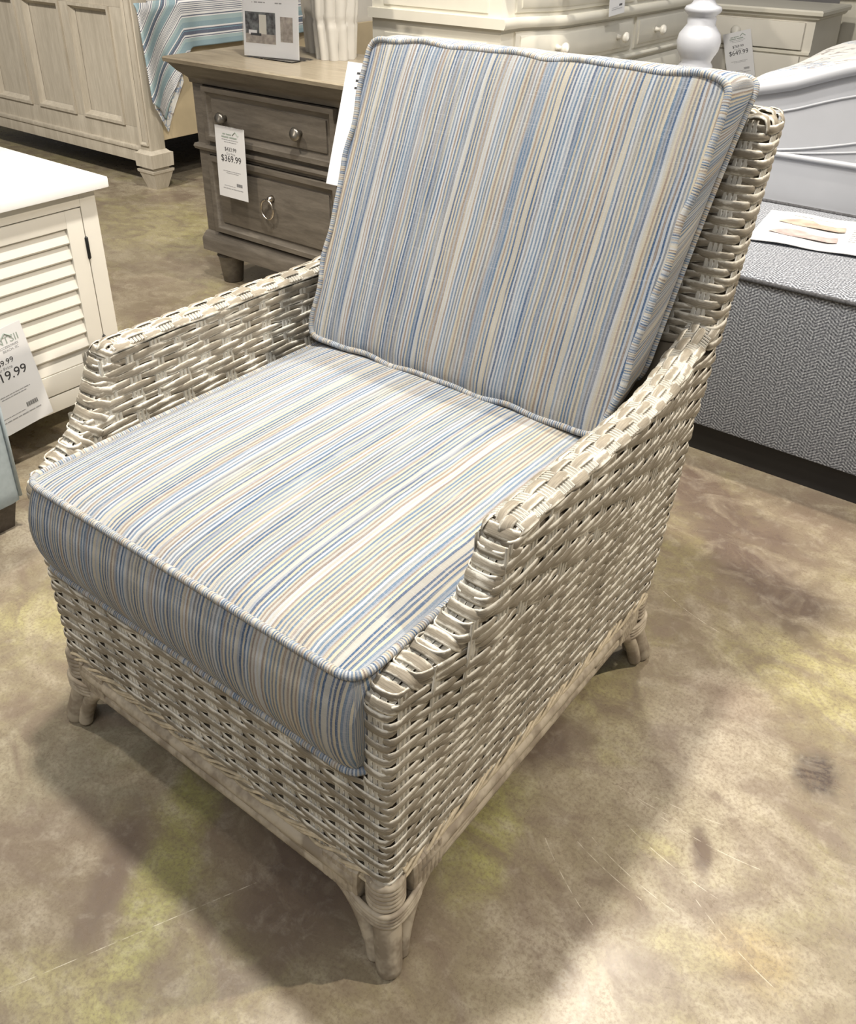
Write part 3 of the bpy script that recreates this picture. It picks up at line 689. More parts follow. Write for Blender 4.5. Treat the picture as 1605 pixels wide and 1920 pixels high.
# --- bottom rails (pairs of poles) and legs
XB = float(xr(0, 0.16))
def rail(a, b, name='bottom_rail'):
    P = np.linspace(a, b, 12); return MB().tube(P, 0.0138, 14).make(name, M['pole'], chair, 'all')
YB = 0.762
rail((0.06, 0.000, 0.146), (CW-0.06, 0.000, 0.146)); rail((0.06, 0.003, 0.1185), (CW-0.06, 0.003, 0.1185))
for side in (1, -1):
    x = XB-0.002 if side > 0 else CW-XB+0.002
    rail((x, 0.06, 0.146), (x, YB-0.06, 0.146)); rail((x-side*0.003, 0.06, 0.1185), (x-side*0.003, YB-0.06, 0.1185))
rail((0.06, YB, 0.146), (CW-0.06, YB, 0.146))
for sx_ in (1, -1):
    for sy_ in (-1, 1):
        cx = XB-0.017 if sx_ > 0 else CW-XB+0.017; cy = 0.017 if sy_ < 0 else YB-0.017
        leg = thing('leg', '', '', (cx, cy, 0)); del leg['label'], leg['category']; leg.parent = chair; leg.location = (cx-0.37, cy-0.4, 0)
        ORG[leg.name] = (cx, cy, 0)
        dx, dy = sx_, sy_
        MB().tube([(cx, cy, 0.170), (cx, cy, 0.125), (cx+dx*0.006, cy+dy*0.006, 0.085), (cx+dx*0.024, cy+dy*0.024, 0.014), (cx+dx*0.0255, cy+dy*0.0255, 0.004), (cx+dx*0.026, cy+dy*0.026, 0.0)],
                  [0.0215, 0.0215, 0.0205, 0.0190, 0.0175, 0.0145], 20).make('centre_pole', M['pole'], leg, 'all')
        for ax in (0, 1):
            # strut runs along the rail and bends down beside the pole
            t = np.linspace(0, 1, 22)
            pts = np.array([(0.185, 0.130), (0.150, 0.129), (0.110, 0.126), (0.075, 0.118), (0.050, 0.098), (0.035, 0.070), (0.027, 0.040), (0.024, 0.014), (0.024, 0.008)])
            tt = np.linspace(0, 1, len(pts)); aa = np.interp(t, tt, pts[:, 0]); zz = np.interp(t, tt, pts[:, 1])
            if ax == 0: P = np.stack([cx-dx*aa+dx*0.004, np.full(22, cy+dy*0.013), zz], 1)
            else: P = np.stack([np.full(22, cx+dx*0.013), cy-dy*aa+dy*0.004, zz], 1)
            P = smooth_path(P, 3)
            splay = (1-np.clip(P[:, 2]/0.12, 0, 1))*0.021; P[:, 0] += dx*splay*(0.55 if ax == 1 else 1.0); P[:, 1] += dy*splay*(0.55 if ax == 0 else 1.0)
            MB().tube(P, 0.0125, 14).make('curved_strut', M['pole'], leg, 'all')
            # pad of vertical wraps over rail and strut
            mb = MB()
            for q in range(7):
                a0 = 0.0325+q*0.0092
                zc = 0.142-(0.003 if q else 0); hh = 0.031
                prof = [(-0.019, -0.8*hh), (-0.0205, 0), (-0.018, 0.8*hh), (-0.006, hh), (0.010, 0.9*hh), (0.014, -0.9*hh), (-0.010, -hh)]
                ring2 = []
                for e in (-0.0046, -0.003, 0.003, 0.0046):
                    sh = 0.0012 if abs(e) > 0.004 else 0.0
                    for o_, z_ in prof:
                        oo = -(o_+ (sh if o_ < 0 else -sh))
                        p = (cx-dx*(a0+e), cy+dy*(oo*0.92+0.010), zc+z_*(1-sh*12)) if ax == 0 else (cx+dx*(oo*0.92+0.010), cy-dy*(a0+e), zc+z_*(1-sh*12))
                        ring2.append(p)
                n7 = len(prof); F = [(i*n7+j, i*n7+(j+1) % n7, (i+1)*n7+(j+1) % n7, (i+1)*n7+j) for i in range(3) for j in range(n7)]
                F += [tuple(range(n7)), tuple(3*n7+j for j in range(n7))]
                mb.put(ring2, F)
            mb.make('rail_binding', M['pole'], leg, True)
        # horizontal bindings: straight stack on the post, sagging hoops below that take in the struts
        for q in range(6):
            zb = 0.164-q*0.0088
            a = np.linspace(0, 2*pi, 33)[:-1]; rx = 0.0232
            P = np.stack([cx+rx*np.cos(a), cy+rx*np.sin(a), np.full(32, zb)], 1)
            MB().tube(P, 0.0050, 8, True).make('post_binding', M['pole'], leg, 'all')
        for q in range(4):
            zb = 0.112-q*0.0072; a = np.linspace(0, 2*pi, 49)[:-1]
            # pear-shaped loop round centre pole and both struts
            hull = [(cx+dx*0.029, cy+dy*0.012), (cx+dx*0.023, cy+dy*0.023), (cx+dx*0.012, cy+dy*0.029), (cx-dx*0.020, cy+dy*0.029), (cx-dx*0.050, cy+dy*0.024), (cx-dx*0.050, cy-dy*0.004), (cx-dx*0.012, cy-dy*0.040), (cx+dx*0.002, cy-dy*0.050), (cx+dx*0.026, cy-dy*0.050), (cx+dx*0.030, cy-dy*0.015)]
            Hn = np.array([(x, y, zb+0.004*0) for x, y in hull]); dd = np.hypot(Hn[:, 0]-cx, Hn[:, 1]-cy); Hn[:, 2] = zb+0.28*np.clip(dd-0.026, 0, 1)
            Hn = resample(Hn, 0.006, True)[0]; Hn = smooth_path(Hn, 5, True)
            MB().tube(Hn, 0.0042, 8, True).make('leg_binding', M['pole'], leg, 'all')

# ------------------------------------------------------------------ cushions
def cushion(name, label, fr, half_w, y0, y1, z0, z1, crown, bulge, mat, pipe, org, wav=0.0, cr=0.03, nseg=26):
    """box cushion in local frame: plan rectangle (u across, v deep), thickness t. fr(u, v, t)->world. half_w(v)->half width about centre uc"""
    per = []
    hw0, hw1 = half_w(y0), half_w(y1)
    def side_pts():
        pts = []
        c = [(-hw0[0], y0), (hw0[1], y0), (hw1[1], y1), (-hw1[0], y1)]
        for i in range(4):
            a = np.array(c[i]); b = np.array(c[(i+1) % 4]); prv = np.array(c[i-1])
            n = nseg*2 if i in (0, 2) else nseg*2
            for t in np.linspace(0, 1, n, endpoint=False): pts.append(tuple(a+(b-a)*t))
        return pts
    pts = np.array([(p[0], p[1], 0) for p in side_pts()]); per = resample(pts, 0.010, True)[0]
    k = int((cr/0.010)**2*1.2)+2
    for _ in range(k): per = (np.roll(per, 1, 0)+2*per+np.roll(per, -1, 0))/4
    per, sl, L = resample(per, 0.009, True)
    per = per[:, :2]; n = len(per)
    cen = per.mean(0); T = np.roll(per, -1, 0)-np.roll(per, 1, 0); T /= np.linalg.norm(T, axis=1)[:, None]; Nn = np.stack([T[:, 1], -T[:, 0]], 1)
    Sa = np.abs(Nn[:, 0]) > 0.7
    wv = wav*np.sin(sl*37)+wav*0.7*np.sin(sl*61+2)
    V, UVl = [], []
    F = []
    # side band
    nb = 8
    for j in range(nb+1):
        t = j/nb; z = z0+(z1-z0)*t; b = bulge*math.sin(pi*t)**0.8
        for i in range(n):
            p = per[i]+Nn[i]*(b*(0.35 if Sa[i] else 1.0)+(wv[i]*t)); V.append(fr(p[0], p[1], z)); 
            UVl.append((p[0] if not Sa[i] else p[1]+0.37, z if not Sa[i] else z+2))
    for j in range(nb):
        for i in range(n):
            F.append((j*n+i, j*n+(i+1) % n, (j+1)*n+(i+1) % n, (j+1)*n+i))
    # smooth UV jump: give sides their own strip via seam duplication is skipped; corners are rounded and hidden by fold
    # top and bottom crowns as concentric rings
    def cap(zb, sgn, crn):
        base = len(V); m = 22
        for q in range(m+1):
            f = 1-q/m
            f2 = f
            for i in range(n):
                p = cen+(per[i]-cen)*f2+Nn[i]*wv[i]*f2**6*(1 if sgn > 0 else 0)
                u = abs(p[0]-cen[0])/max(1e-6, (hw0[0]+hw0[1])/2); v = abs(p[1]-cen[1])/((y1-y0)/2)
                h = crn*((1-min(1, u)**3.0)*(1-min(1, v)**3.0))**0.55
                V.append(fr(p[0], p[1], zb+sgn*h)); UVl.append((p[0], p[1]))
        for q in range(m):
            for i in range(n):
                a = (base+q*n+i, base+q*n+(i+1) % n, base+(q+1)*n+(i+1) % n, base+(q+1)*n+i)
                F.append(a if sgn > 0 else a[::-1])
    cap(z1, 1, crown); cap(z0, -1, crown*0.25)
    me_o = raw(name, V, F, mat, None, True, UVl, org)
    for t, rr in ((z1, pipe), (z0, pipe)):
        P = np.array([fr(per[i][0]+Nn[i][0]*(0.002+(wv[i] if t == z1 else 0)), per[i][1]+Nn[i][1]*(0.002+(wv[i] if t == z1 else 0)), t) for i in range(n)])
        mb = MB().tube(P, rr, 10, True); uvp = [(sl[i//10]*1.7, (i % 10)*0.002) for i in range(n*10)]
        raw('piping', mb.V, mb.F, mat, me_o, True, uvp, org)
    return me_o
seat = cushion('seat_cushion', '', lambda u, v, t: (0.3705+u, v, t+0.012*math.exp(-((v-0.66)/0.3)**2)*0), lambda v: (0.333-0.006*v, 0.330), -0.012, 0.690, 0.372, 0.532, 0.030, 0.022, M['stripe'], 0.0058, (0.37, 0.33, 0.37), cr=0.024)
tag(seat, 'thick striped seat cushion in cream, blue and taupe on the wicker chair', 'cushion')
KL = 0.40; cl = 1/math.hypot(1, KL)
def bfr(u, v, t):   # v up the lean, t toward the sitter
    sag = 0.012*math.sin(v*7)
    bk = 1-t/0.135
    return (0.358+0.016*v/0.55+u, 0.698+v*KL*cl-t*cl-0.02*bk*v/0.56+0.028, 0.609+v*cl-t*KL*cl-0.060*bk*(v/0.56)**3)
backc = cushion('back_cushion', '', bfr, lambda v: (0.322+0.020*v/0.56, 0.318+0.030*v/0.56), 0.0, 0.560, 0.0, 0.135, 0.026, 0.012, M['stripe2'], 0.0058, (0.37, 0.75, 0.56), wav=0.0022, cr=0.022)
tag(backc, 'plump striped back cushion with piped edges leaning against the wicker back', 'cushion')

# ------------------------------------------------------------------ price tags, signs
def plane_mtx(o, ux, uy):
    ux = Vector(ux).normalized(); uy = Vector(uy); uy = (uy-ux*uy.dot(ux)).normalized(); n = ux.cross(uy)
    return Matrix(((ux.x, uy.x, n.x, o[0]), (ux.y, uy.y, n.y, o[1]), (ux.z, uy.z, n.z, o[2]), (0, 0, 0, 1)))
def sheet(name, mtx, w, h, mat, parent, th=0.0008, off=0.0, x0=0.0, y0=0.0, org=None):
    V = [mtx @ Vector((x0+a*w, y0+b*h, off+c*th)) for a in (0, 1) for b in (0, 1) for c in (0, 1)]
    F = [(0, 1, 3, 2), (4, 6, 7, 5), (0, 4, 5, 1), (2, 3, 7, 6), (0, 2, 6, 4), (1, 5, 7, 3)]
    return raw(name, V, F, mat, parent, False, None, org)
def bars(name, mtx, rects, mat, parent):
    mb = MB()
    for (x, y, w, h) in rects:
        V = [mtx @ Vector((x+a*w, y+b*h, 0.0009+c*0.0003)) for a in (0, 1) for b in (0, 1) for c in (0, 1)]
        mb.put(V, [(0, 1, 3, 2), (4, 6, 7, 5), (0, 4, 5, 1), (2, 3, 7, 6), (0, 2, 6, 4), (1, 5, 7, 3)])
    o = mb.make(name, mat, parent); o['kind'] = 'stuff'; return o
def words(x, y, w, h, seed):
    r = random.Random(seed); out = []; c = x
    while c < x+w-h:
        l = min(r.uniform(1.5, 4.5)*h, x+w-c); out.append((c, y, l, h*0.62)); c += l+h*0.5
    return out
def price_tag(label, org, ux, uy, w, h, old, new, head=None, mid='Our Price'):
    m = plane_mtx(org, ux, uy); t = thing('price_tag', label, 'price tag', org)
    sheet('card', m, w, h, M['paper'], t)
    T = lambda s, x, y, sz, mt='ink': text('lettering', s, sz, m @ Matrix.Translation((x*w, y*h, 0.0010)), M[mt], t)
    # house roof emblem + shop lines
    k = w
    mb = MB()
    for (a, b) in (((0.60, 0.895), (0.70, 0.945)), ((0.70, 0.945), (0.80, 0.895))):
        p = [m @ Vector((a[0]*w, a[1]*h, 0.0012)), m @ Vector((b[0]*w, b[1]*h, 0.0012))]; mb.tube([tuple(q) for q in p], 0.012*w, 5)
    mb.make('roof_emblem', M['green_ink'], t)
    if head:
        for (s, x, y, sz) in head: T(s, x, y, sz*w, 'green_ink' if sz > 0.1 else 'inkgrey')
    else:
        bars('lettering', m, words(0.26*w, 0.885*h, 0.30*w, 0.030*h, 1)+words(0.22*w, 0.845*h, 0.56*w, 0.034*h, 2), M['green_ink'], t)
        bars('lettering', m, words(0.22*w, 0.815*h, 0.56*w, 0.014*h, 3)+words(0.30*w, 0.785*h, 0.42*w, 0.012*h, 5), M['inkgrey'], t)
    T(old, 0.5, 0.665, 0.125*w); T(mid, 0.5, 0.615, 0.075*w, 'inkgrey'); T(new, 0.5, 0.515, 0.215*w)
    bars('lettering', m, words(0.2*w, 0.375*h, 0.6*w, 0.012*h, 6)+words(0.3*w, 0.35*h, 0.42*w, 0.012*h, 8)+words(0.2*w, 0.165*h, 0.4*w, 0.010*h, 9)+words(0.16*w, 0.125*h, 0.7*w, 0.016*h, 10), M['inkgrey'], t)
    bars('barcode', m, [((0.64+0.012*q)*w, 0.18*h, (0.004+0.004*(q % 3 == 0))*w, 0.045*h) for q in range(16)], M['ink'], t)
    return t

# ------------------------------------------------------------------ grey nightstand
NX0, NX1, NY0, NY1 = -1.505, -0.755, 1.61, 2.04
ns = thing('nightstand', 'grey-brown wood nightstand with two drawers behind the wicker chair', 'nightstand', (-1.13, 1.82, 0))
MB().box(NX0, NX1, NY0+0.012, NY1, 0.155, 0.76).make('carcass', M['greywood'], ns)
# corner stiles and rails of the face
mb = MB()
mb.box(NX0, NX0+0.055, NY0, NY0+0.02, 0.19, 0.76, 0.003); mb.box(NX1-0.055, NX1, NY0, NY0+0.02, 0.19, 0.76, 0.003); mb.box(NX0+0.05, NX1-0.05, NY0+0.001, NY0+0.019, 0.495, 0.545)
fs = mb.make('face_frame', M['greywood'], ns, True)
def ogee_top(name, prof, x0, x1, y0, y1, mat, par):
    n = len(prof); V = []
    for o_, z_ in prof: V += [(x0-o_, y0-o_, z_), (x1+o_, y0-o_, z_), (x1+o_, y1, z_), (x0-o_, y1, z_)]
    F = [(i*4+j, i*4+(j+1) % 4, (i+1)*4+(j+1) % 4, (i+1)*4+j) for i in range(n-1) for j in range(4)]+[(0, 1, 2, 3), tuple((n-1)*4+j for j in range(4))]
    return MB().put(V, F).make(name, mat, par, True)
ogee_top('crown_moulding', [(0.0, 0.735), (0.006, 0.738), (0.008, 0.752), (0.016, 0.760), (0.034, 0.776), (0.052, 0.800), (0.056, 0.804)], NX0, NX1, NY0, NY1, M['greywood'], ns)
ogee_top('top', [(0.056, 0.804), (0.064, 0.806), (0.066, 0.818), (0.062, 0.823)], NX0, NX1, NY0, NY1, M['greytop'], ns)
ogee_top('waist_moulding', [(0.0, 0.505), (0.010, 0.508), (0.014, 0.518), (0.010, 0.528), (0.0, 0.530)], NX0, NX1, NY0, NY1, M['greywood'], ns)
ogee_top('base_moulding', [(0.0, 0.205), (0.006, 0.200), (0.012, 0.188), (0.016, 0.178), (0.018, 0.170), (0.018, 0.128), (0.006, 0.125)], NX0, NX1, NY0, NY1, M['greywood'], ns)
def ns_drawer(z0, z1, knobs):
    d = MB().box(NX0+0.062, NX1-0.062, NY0-0.002, NY0+0.018, z0, z1, 0.002)
    d.frame(NX0+0.062, NX1-0.062, z0, z1, 0.036, NY0-0.002, NY0-0.016)
    d.box(NX0+0.102, NX1-0.102, NY0-0.009, NY0, z0+0.040, z1-0.040, 0.003)
    d = d.make('drawer', M['greywood'], ns, True)
    return d
d1 = ns_drawer(0.548, 0.732, 2)
for x in (-1.335, -0.972):
    MB().lathe(x, 0.637, [(0.010, NY0-0.009), (0.008, NY0-0.020), (0.010, NY0-0.026), (0.021, NY0-0.030), (0.023, NY0-0.036), (0.018, NY0-0.043), (0.0, NY0-0.046)], 20, 'y').make('knob', M['pewter'], d1, 'all')
d2 = ns_drawer(0.215, 0.492, 1)
MB().lathe(-1.13, 0.392, [(0.013, NY0-0.009), (0.011, NY0-0.020), (0.009, NY0-0.026), (0.0, NY0-0.028)], 16, 'y').make('ring_mount', M['nickel'], d2, 'all')
a = np.linspace(0, 2*pi, 37)[:-1]
MB().tube(np.stack([-1.14+0.030*np.cos(a), np.full(36, NY0-0.027), 0.355+0.034*np.sin(a)], 1), 0.0045, 8, True).make('ring_pull', M['nickel'], d2, 'all')
for x in (NX0+0.058, NX1-0.058):
    for y in (NY0+0.05, NY1-0.05):
        MB().lathe(x, y, [(0.034, 0.0), (0.038, 0.004), (0.047, 0.085), (0.050, 0.100), (0.054, 0.106), (0.050, 0.112), (0.044, 0.118), (0.044, 0.130)], 24).make('bun_foot', M['greywood'], ns, True)
price_tag('white price tag reading $369.99 hanging from the nightstand drawer knob', (-1.350, 1.556, 0.376), (1, 0, 0.0), (-0.0, 0.03, 1), 0.148, 0.245, '$433.99', '$369.99')
MB().box(-1.352, -1.204, 1.558, 1.5600, 0.6215, 0.634).make('hang_strip', M['clear'], bpy.data.objects['price_tag'])

# sign in acrylic holder
m = plane_mtx((-1.344, 1.722, 0.829), (0.226, 0.040, 0), (0, 0.06, 1))
sg = thing('sign_holder', 'clear standing sign holder with bedroom furniture sheet on nightstand top', 'sign', (-1.344, 1.722, 0.8235))
sheet('printed_sheet', m, 0.228, 0.33, M['paper'], sg, 0.001)
sheet('acrylic_front', m, 0.232, 0.334, M['clear'], sg, 0.0015, 0.0022, -0.002, -0.002)
MB().box(-1.338, -1.118, 1.725, 1.83, 0.8235, 0.8265).make('holder_foot', M['clear'], sg)
sheet('bedroom_picture', m, 0.125, 0.098, M['print_dark'], sg, 0.0003, 0.0011, 0.010, 0.042)
sheet('bedroom_picture_floor', m, 0.125, 0.030, M['print_mid'], sg, 0.0003, 0.0014, 0.010, 0.042)
sheet('bedroom_picture_window', m, 0.030, 0.060, M['print_light'], sg, 0.0003, 0.0014, 0.068, 0.072)
sheet('bedroom_picture_bed', m, 0.034, 0.013, M['paper'], sg, 0.0003, 0.0017, 0.024, 0.070)
sheet('bedroom_picture_blanket', m, 0.044, 0.008, M['ink'], sg, 0.0003, 0.0020, 0.032, 0.066)
sheet('chest_picture', m, 0.050, 0.078, M['print_mid'], sg, 0.0003, 0.0011, 0.155, 0.052)
bars('lettering', m, words(0.05, 0.168, 0.045, 0.006, 3)+words(0.135, 0.168, 0.030, 0.006, 4)+words(0.05, 0.186, 0.022, 0.006, 5)+words(0.135, 0.186, 0.030, 0.006, 6)+words(0.05, 0.204, 0.05, 0.006, 7)+words(0.135, 0.204, 0.030, 0.006, 8)+[(0.04, 0.168, 0.003, 0.003), (0.04, 0.186, 0.003, 0.003)], M['inkgrey'], sg)

# ribbed vases
def vase(x, y, label, ph):
    z0 = 0.8235; H = 0.36; prof = []
    n = 64; V = []; k = 30
    for j in range(k+1):
        t = j/k; z = z0+H*t; r = 0.064+0.018*t
        band = int(t*3); tt = t*3-band
        for i in range(n):
            a = 2*pi*i/n; q = a*10+ph+(tt*1.0 if band % 2 == 0 else -tt*1.0)+band*pi*0.5
            rr = r*(1+0.26*(abs(math.sin(q/2))**0.8-0.6))-(0.003 if tt < 0.06 and j > 0 else 0)
            V.append((x+rr*math.cos(a), y+rr*math.sin(a), z))
    F = [(j*n+i, j*n+(i+1) % n, (j+1)*n+(i+1) % n, (j+1)*n+i) for j in range(k) for i in range(n)]
    V2 = [(x+(v[0]-x)*0.88, y+(v[1]-y)*0.88, v[2]) for v in V[k*n:]]; V3 = [(x+(v[0]-x)*0.85, y+(v[1]-y)*0.85, z0+0.02) for v in V[:n]]
    b = len(V); V += V2+V3
    F += [(k*n+i, k*n+(i+1) % n, b+(i+1) % n, b+i) for i in range(n)]+[(b+i, b+(i+1) % n, b+n+(i+1) % n, b+n+i) for i in range(n)]
    F += [tuple(range(n))[::-1], tuple(b+n+i for i in range(n))]
    o = MB().put(V, F).make('ribbed_vase', M['ceramic'], None, True, org=(x, y, z0)); tag(o, label, 'vase', None)
    return o
vase(-1.090, 1.912, 'white ribbed ceramic vase on the nightstand, front one of the pair', 0.3)
vase(-1.225, 2.000, 'white ribbed ceramic vase half hidden behind sign and front vase', 1.2)

# hanging card at the left of the chair back
m = plane_mtx((-0.083, 0.790, 0.795), (1, 0.05, 0), (0.045, 0.37, 1))
hc = thing('info_card', 'white folded information card hanging behind left edge of back cushion', 'card', (-0.083, 0.79, 0.795))
sheet('card', m, 0.10, 0.240, M['paper'], hc, 0.001)
bars('lettering', m, words(0.028, 0.218, 0.045, 0.007, 13)+words(0.028, 0.204, 0.055, 0.007, 14)+words(0.028, 0.190, 0.02, 0.007, 15), M['ink'], hc)

# ------------------------------------------------------------------ louvered white cabinet
cab = thing('louvered_cabinet', 'white cabinet with louvered door and slab top left of the chair', 'cabinet', (-1.1, 0.52, 0))
FX = -0.865; CY1 = 0.752; CY0 = 0.288; CX0 = -1.42
MB().box(CX0, FX-0.018, CY0, CY1, 0.10, 0.655).make('carcass', M['white'], cab)
tp = MB().box(CX0-0.02, FX+0.028, CY0-0.03, CY1+0.028, 0.657, 0.684, 0.005).make('top', M['whitetop'], cab, True)
mb = MB()
mb.box(FX-0.018, FX, CY1-0.045, CY1, 0.10, 0.655, 0.0015); mb.box(FX-0.018, FX, CY0, CY0+0.045, 0.10, 0.655, 0.0015)
mb.box(FX-0.018, FX, CY0+0.045, CY1-0.045, 0.618, 0.655, 0.0015); mb.box(FX-0.018, FX, CY0+0.045, CY1-0.045, 0.10, 0.145, 0.0015)
mb.make('face_frame', M['white'], cab, True)
for q, (a, b) in enumerate(((CY0+0.048, CY1-0.048),)):
    dr = MB(); dr.box(FX-0.016, FX+0.001, b-0.045, b, 0.149, 0.615, 0.0015); dr.box(FX-0.016, FX+0.001, a, a+0.045, 0.149, 0.615, 0.0015)
    dr.box(FX-0.016, FX+0.001, a+0.045, b-0.045, 0.572, 0.615, 0.0015); dr.box(FX-0.016, FX+0.001, a+0.045, b-0.045, 0.149, 0.205, 0.0015)
    dr = dr.make('door', M['white'], cab, True)
    for k in range(9):
        z = 0.205+k*0.0408
        poly = [(FX-0.018, z+0.046), (FX-0.012, z+0.047), (FX+0.0, z+0.004), (FX-0.002, z), (FX-0.008, z+0.001)]
        V = [(x, y, zz) for y in (a+0.0445, b-0.0445) for x, zz in poly]; n5 = 5
        F = [tuple(range(5)), tuple(range(9, 4, -1))]+[(i, i+5, (i+1) % 5+5, (i+1) % 5) for i in range(5)]
        MB().put(V, F).make('louver_slat', M['white'], dr)
    for z in (0.51, 0.235):
        yb = b+0.0015 if q == 0 else a-0.0015
        MB().tube([(FX+0.002, yb, z-0.030), (FX+0.002, yb, z-0.027), (FX+0.002, yb, z+0.027), (FX+0.002, yb, z+0.030)], [0.002, 0.0045, 0.0045, 0.002], 10).make('hinge', M['hinge'], dr, 'all')
    if q == 0: MB().lathe(a+0.022, 0.40, [(0.006, FX), (0.005, FX+0.012), (0.013, FX+0.018), (0.014, FX+0.026), (0.0, FX+0.030)], 16, 'x').make('door_knob', M['black'], dr, 'all')
for x in (CX0+0.03, FX-0.05):
    for y in (CY0+0.04, CY1-0.06): MB().box(x-0.02, x+0.02, y-0.02, y+0.02, 0, 0.10, 0.002).make('foot', M['white'], cab)
price_tag('large price tag reading 19.99 hanging on the white louvered cabinet', (-0.838, 0.345, 0.102), (0, 1, 0.12), (-0.02, -0.12, 1), 0.162, 0.272, '$869.99', '$719.99',
          [('HOME', 0.30, 0.905, 0.10), ('ACCENTSII', 0.50, 0.845, 0.165), ('FURNITURE & ACCESSORIES', 0.52, 0.805, 0.055), ('BEACH, SC', 0.72, 0.77, 0.055)])

# ------------------------------------------------------------------ blue-grey sofa corner (far left)
sf = thing('upholstered_chair', 'blue-grey upholstered chair corner with dark block foot at left edge', 'chair', (-0.75, 0.1, 0))
mb = MB(); mb.box(-1.35, -0.596, -0.62, 0.262, 0.072, 0.50, 0.022)
mb.make('upholstered_body', M['bluegrey'], sf, True)
mb = MB().tube([(-0.597, 0.260, 0.09), (-0.596, 0.261, 0.25), (-0.597, 0.260, 0.48)], 0.004, 8); mb.make('seam_welt', M['bluegrey'], sf, 'all')
for x, y in ((-0.66, 0.205), (-1.29, 0.205), (-0.66, -0.56), (-1.29, -0.56)):
    V = [(x-0.045*q, y-0.045*q, z) for q, z in ()]
    b0 = [(x-0.030, y-0.030), (x+0.036, y-0.030), (x+0.036, y+0.036), (x-0.030, y+0.036)]; b1 = [(x-0.045, y-0.045), (x+0.048, y-0.045), (x+0.048, y+0.048), (x-0.045, y+0.048)]
    V = [(p[0], p[1], 0) for p in b0]+[(p[0], p[1], 0.072) for p in b1]
    MB().put(V, [(0, 1, 2, 3), (4, 5, 6, 7), (0, 1, 5, 4), (1, 2, 6, 5), (2, 3, 7, 6), (3, 0, 4, 7)]).make('block_foot', M['darkfoot'], sf)

# ------------------------------------------------------------------ tweed ottoman with brochure
ot = thing('upholstered_bench', 'grey herringbone tweed bench with dark welt and black base', 'bench', (1.1, 1.9, 0))
OX0, OX1, OY0, OY1 = 0.16, 2.3, 1.565, 2.262
o = MB().box(OX0, OX1, OY0, OY1, 0.088, 0.512, 0.012).make('body', M['tweed'], ot, True)
xyuv(o, lambda co, n: (co.x, co.z) if abs(n.y) > 0.5 else ((co.y, co.z) if abs(n.x) > 0.5 else (co.x, co.y)))
n_ = 30; V = []; F = []
for j in range(n_+1):
    for i in range(n_*2+1):
        u = i/(2*n_); v = j/n_; h = 0.022*((1-abs(2*u-1)**6)*(1-abs(2*v-1)**3.0))**0.5
        V.append((OX0+0.006+(OX1-OX0-0.012)*u, OY0+0.006+(OY1-OY0-0.012)*v, 0.510+h))
F = [(j*(2*n_+1)+i, j*(2*n_+1)+i+1, (j+1)*(2*n_+1)+i+1, (j+1)*(2*n_+1)+i) for j in range(n_) for i in range(2*n_)]
o = raw('top_pad', V, F, M['tweed'], ot, True); xyuv(o, lambda co, n: (co.x, co.y))
M['welt'] = paint('dark_welt', (0.06, 0.06, 0.065), 0.9, 0.3, scale=200)
pth = resample(np.array([(OX0, OY0, 0.514), (OX1, OY0, 0.514), (OX1, OY1, 0.514), (OX0, OY1, 0.514)]), 0.02, True)[0]
MB().tube(pth, 0.0060, 8, True).make('welt', M['welt'], ot, 'all')
MB().box(OX0+0.02, OX1-0.02, OY0+0.025, OY1-0.02, 0.0, 0.088).make('plinth', M['black'], ot)
m = plane_mtx((0.462, 1.800, 0.5345), (0.99, 0.12, 0), (-0.03, 1, 0)); m = plane_mtx((0.466, 1.797, 0.536), (0.272, 0.035, 0), (-0.03, 0.29, 0))
br = thing('brochure', 'open furniture brochure with bed pictures lying on the tweed bench', 'brochure', (0.466, 1.797, 0.533))
n_ = 16; V = []; 
for i in range(n_+1):
    for j in range(2):
        lift = 0.004*math.sin(i/n_*pi*2.3)**2+0.002
        V.append(m @ Vector((i/n_*0.40, j*0.300, lift)))
nV = len(V); V += [m @ Vector((i/n_*0.40, j*0.300, 0.004*math.sin(i/n_*pi*2.3)**2-0.0005)) for i in range(n_+1) for j in range(2)]
F = [(i*2, i*2+2, i*2+3, i*2+1) for i in range(n_)]+[(nV+i*2, nV+i*2+1, nV+i*2+3, nV+i*2+2) for i in range(n_)]+[(i*2, nV+i*2, nV+i*2+2, i*2+2) for i in range(n_)]
raw('pages', V, F, M['page'], br, True)
def bedpic(x, y, mt):
    z = 0.0068
    P = [(0, 0.0), (0.020, 0.022), (0.050, 0.045), (0.085, 0.045), (0.105, 0.022), (0.15, 0.014), (0.175, 0.026), (0.178, -0.018), (0.160, -0.026), (0.110, -0.020), (0.05, -0.018)]
    V = [m @ Vector((x+a, y+b, z)) for a, b in P]+[m @ Vector((x+a, y+b, z+0.0005)) for a, b in P]; n = len(P)
    F = [tuple(range(n)), tuple(range(n, 2*n))]+[(i, (i+1) % n, (i+1) % n+n, i+n) for i in range(n)]
    MB().put(V, F).make('bed_picture', mt, br)
bedpic(0.040, 0.190, M['print_tan']); bedpic(0.035, 0.085, M['print_rose'])
bars('lettering', plane_mtx(m @ Vector((0, 0, 0.006)), m.to_3x3() @ Vector((1, 0, 0)), m.to_3x3() @ Vector((0, 1, 0))),
     [r for k in range(7) for r in words(0.235, 0.10+k*0.018, 0.13, 0.006, 30+k)]+words(0.07, 0.262, 0.11, 0.006, 50), M['print_light'], br)

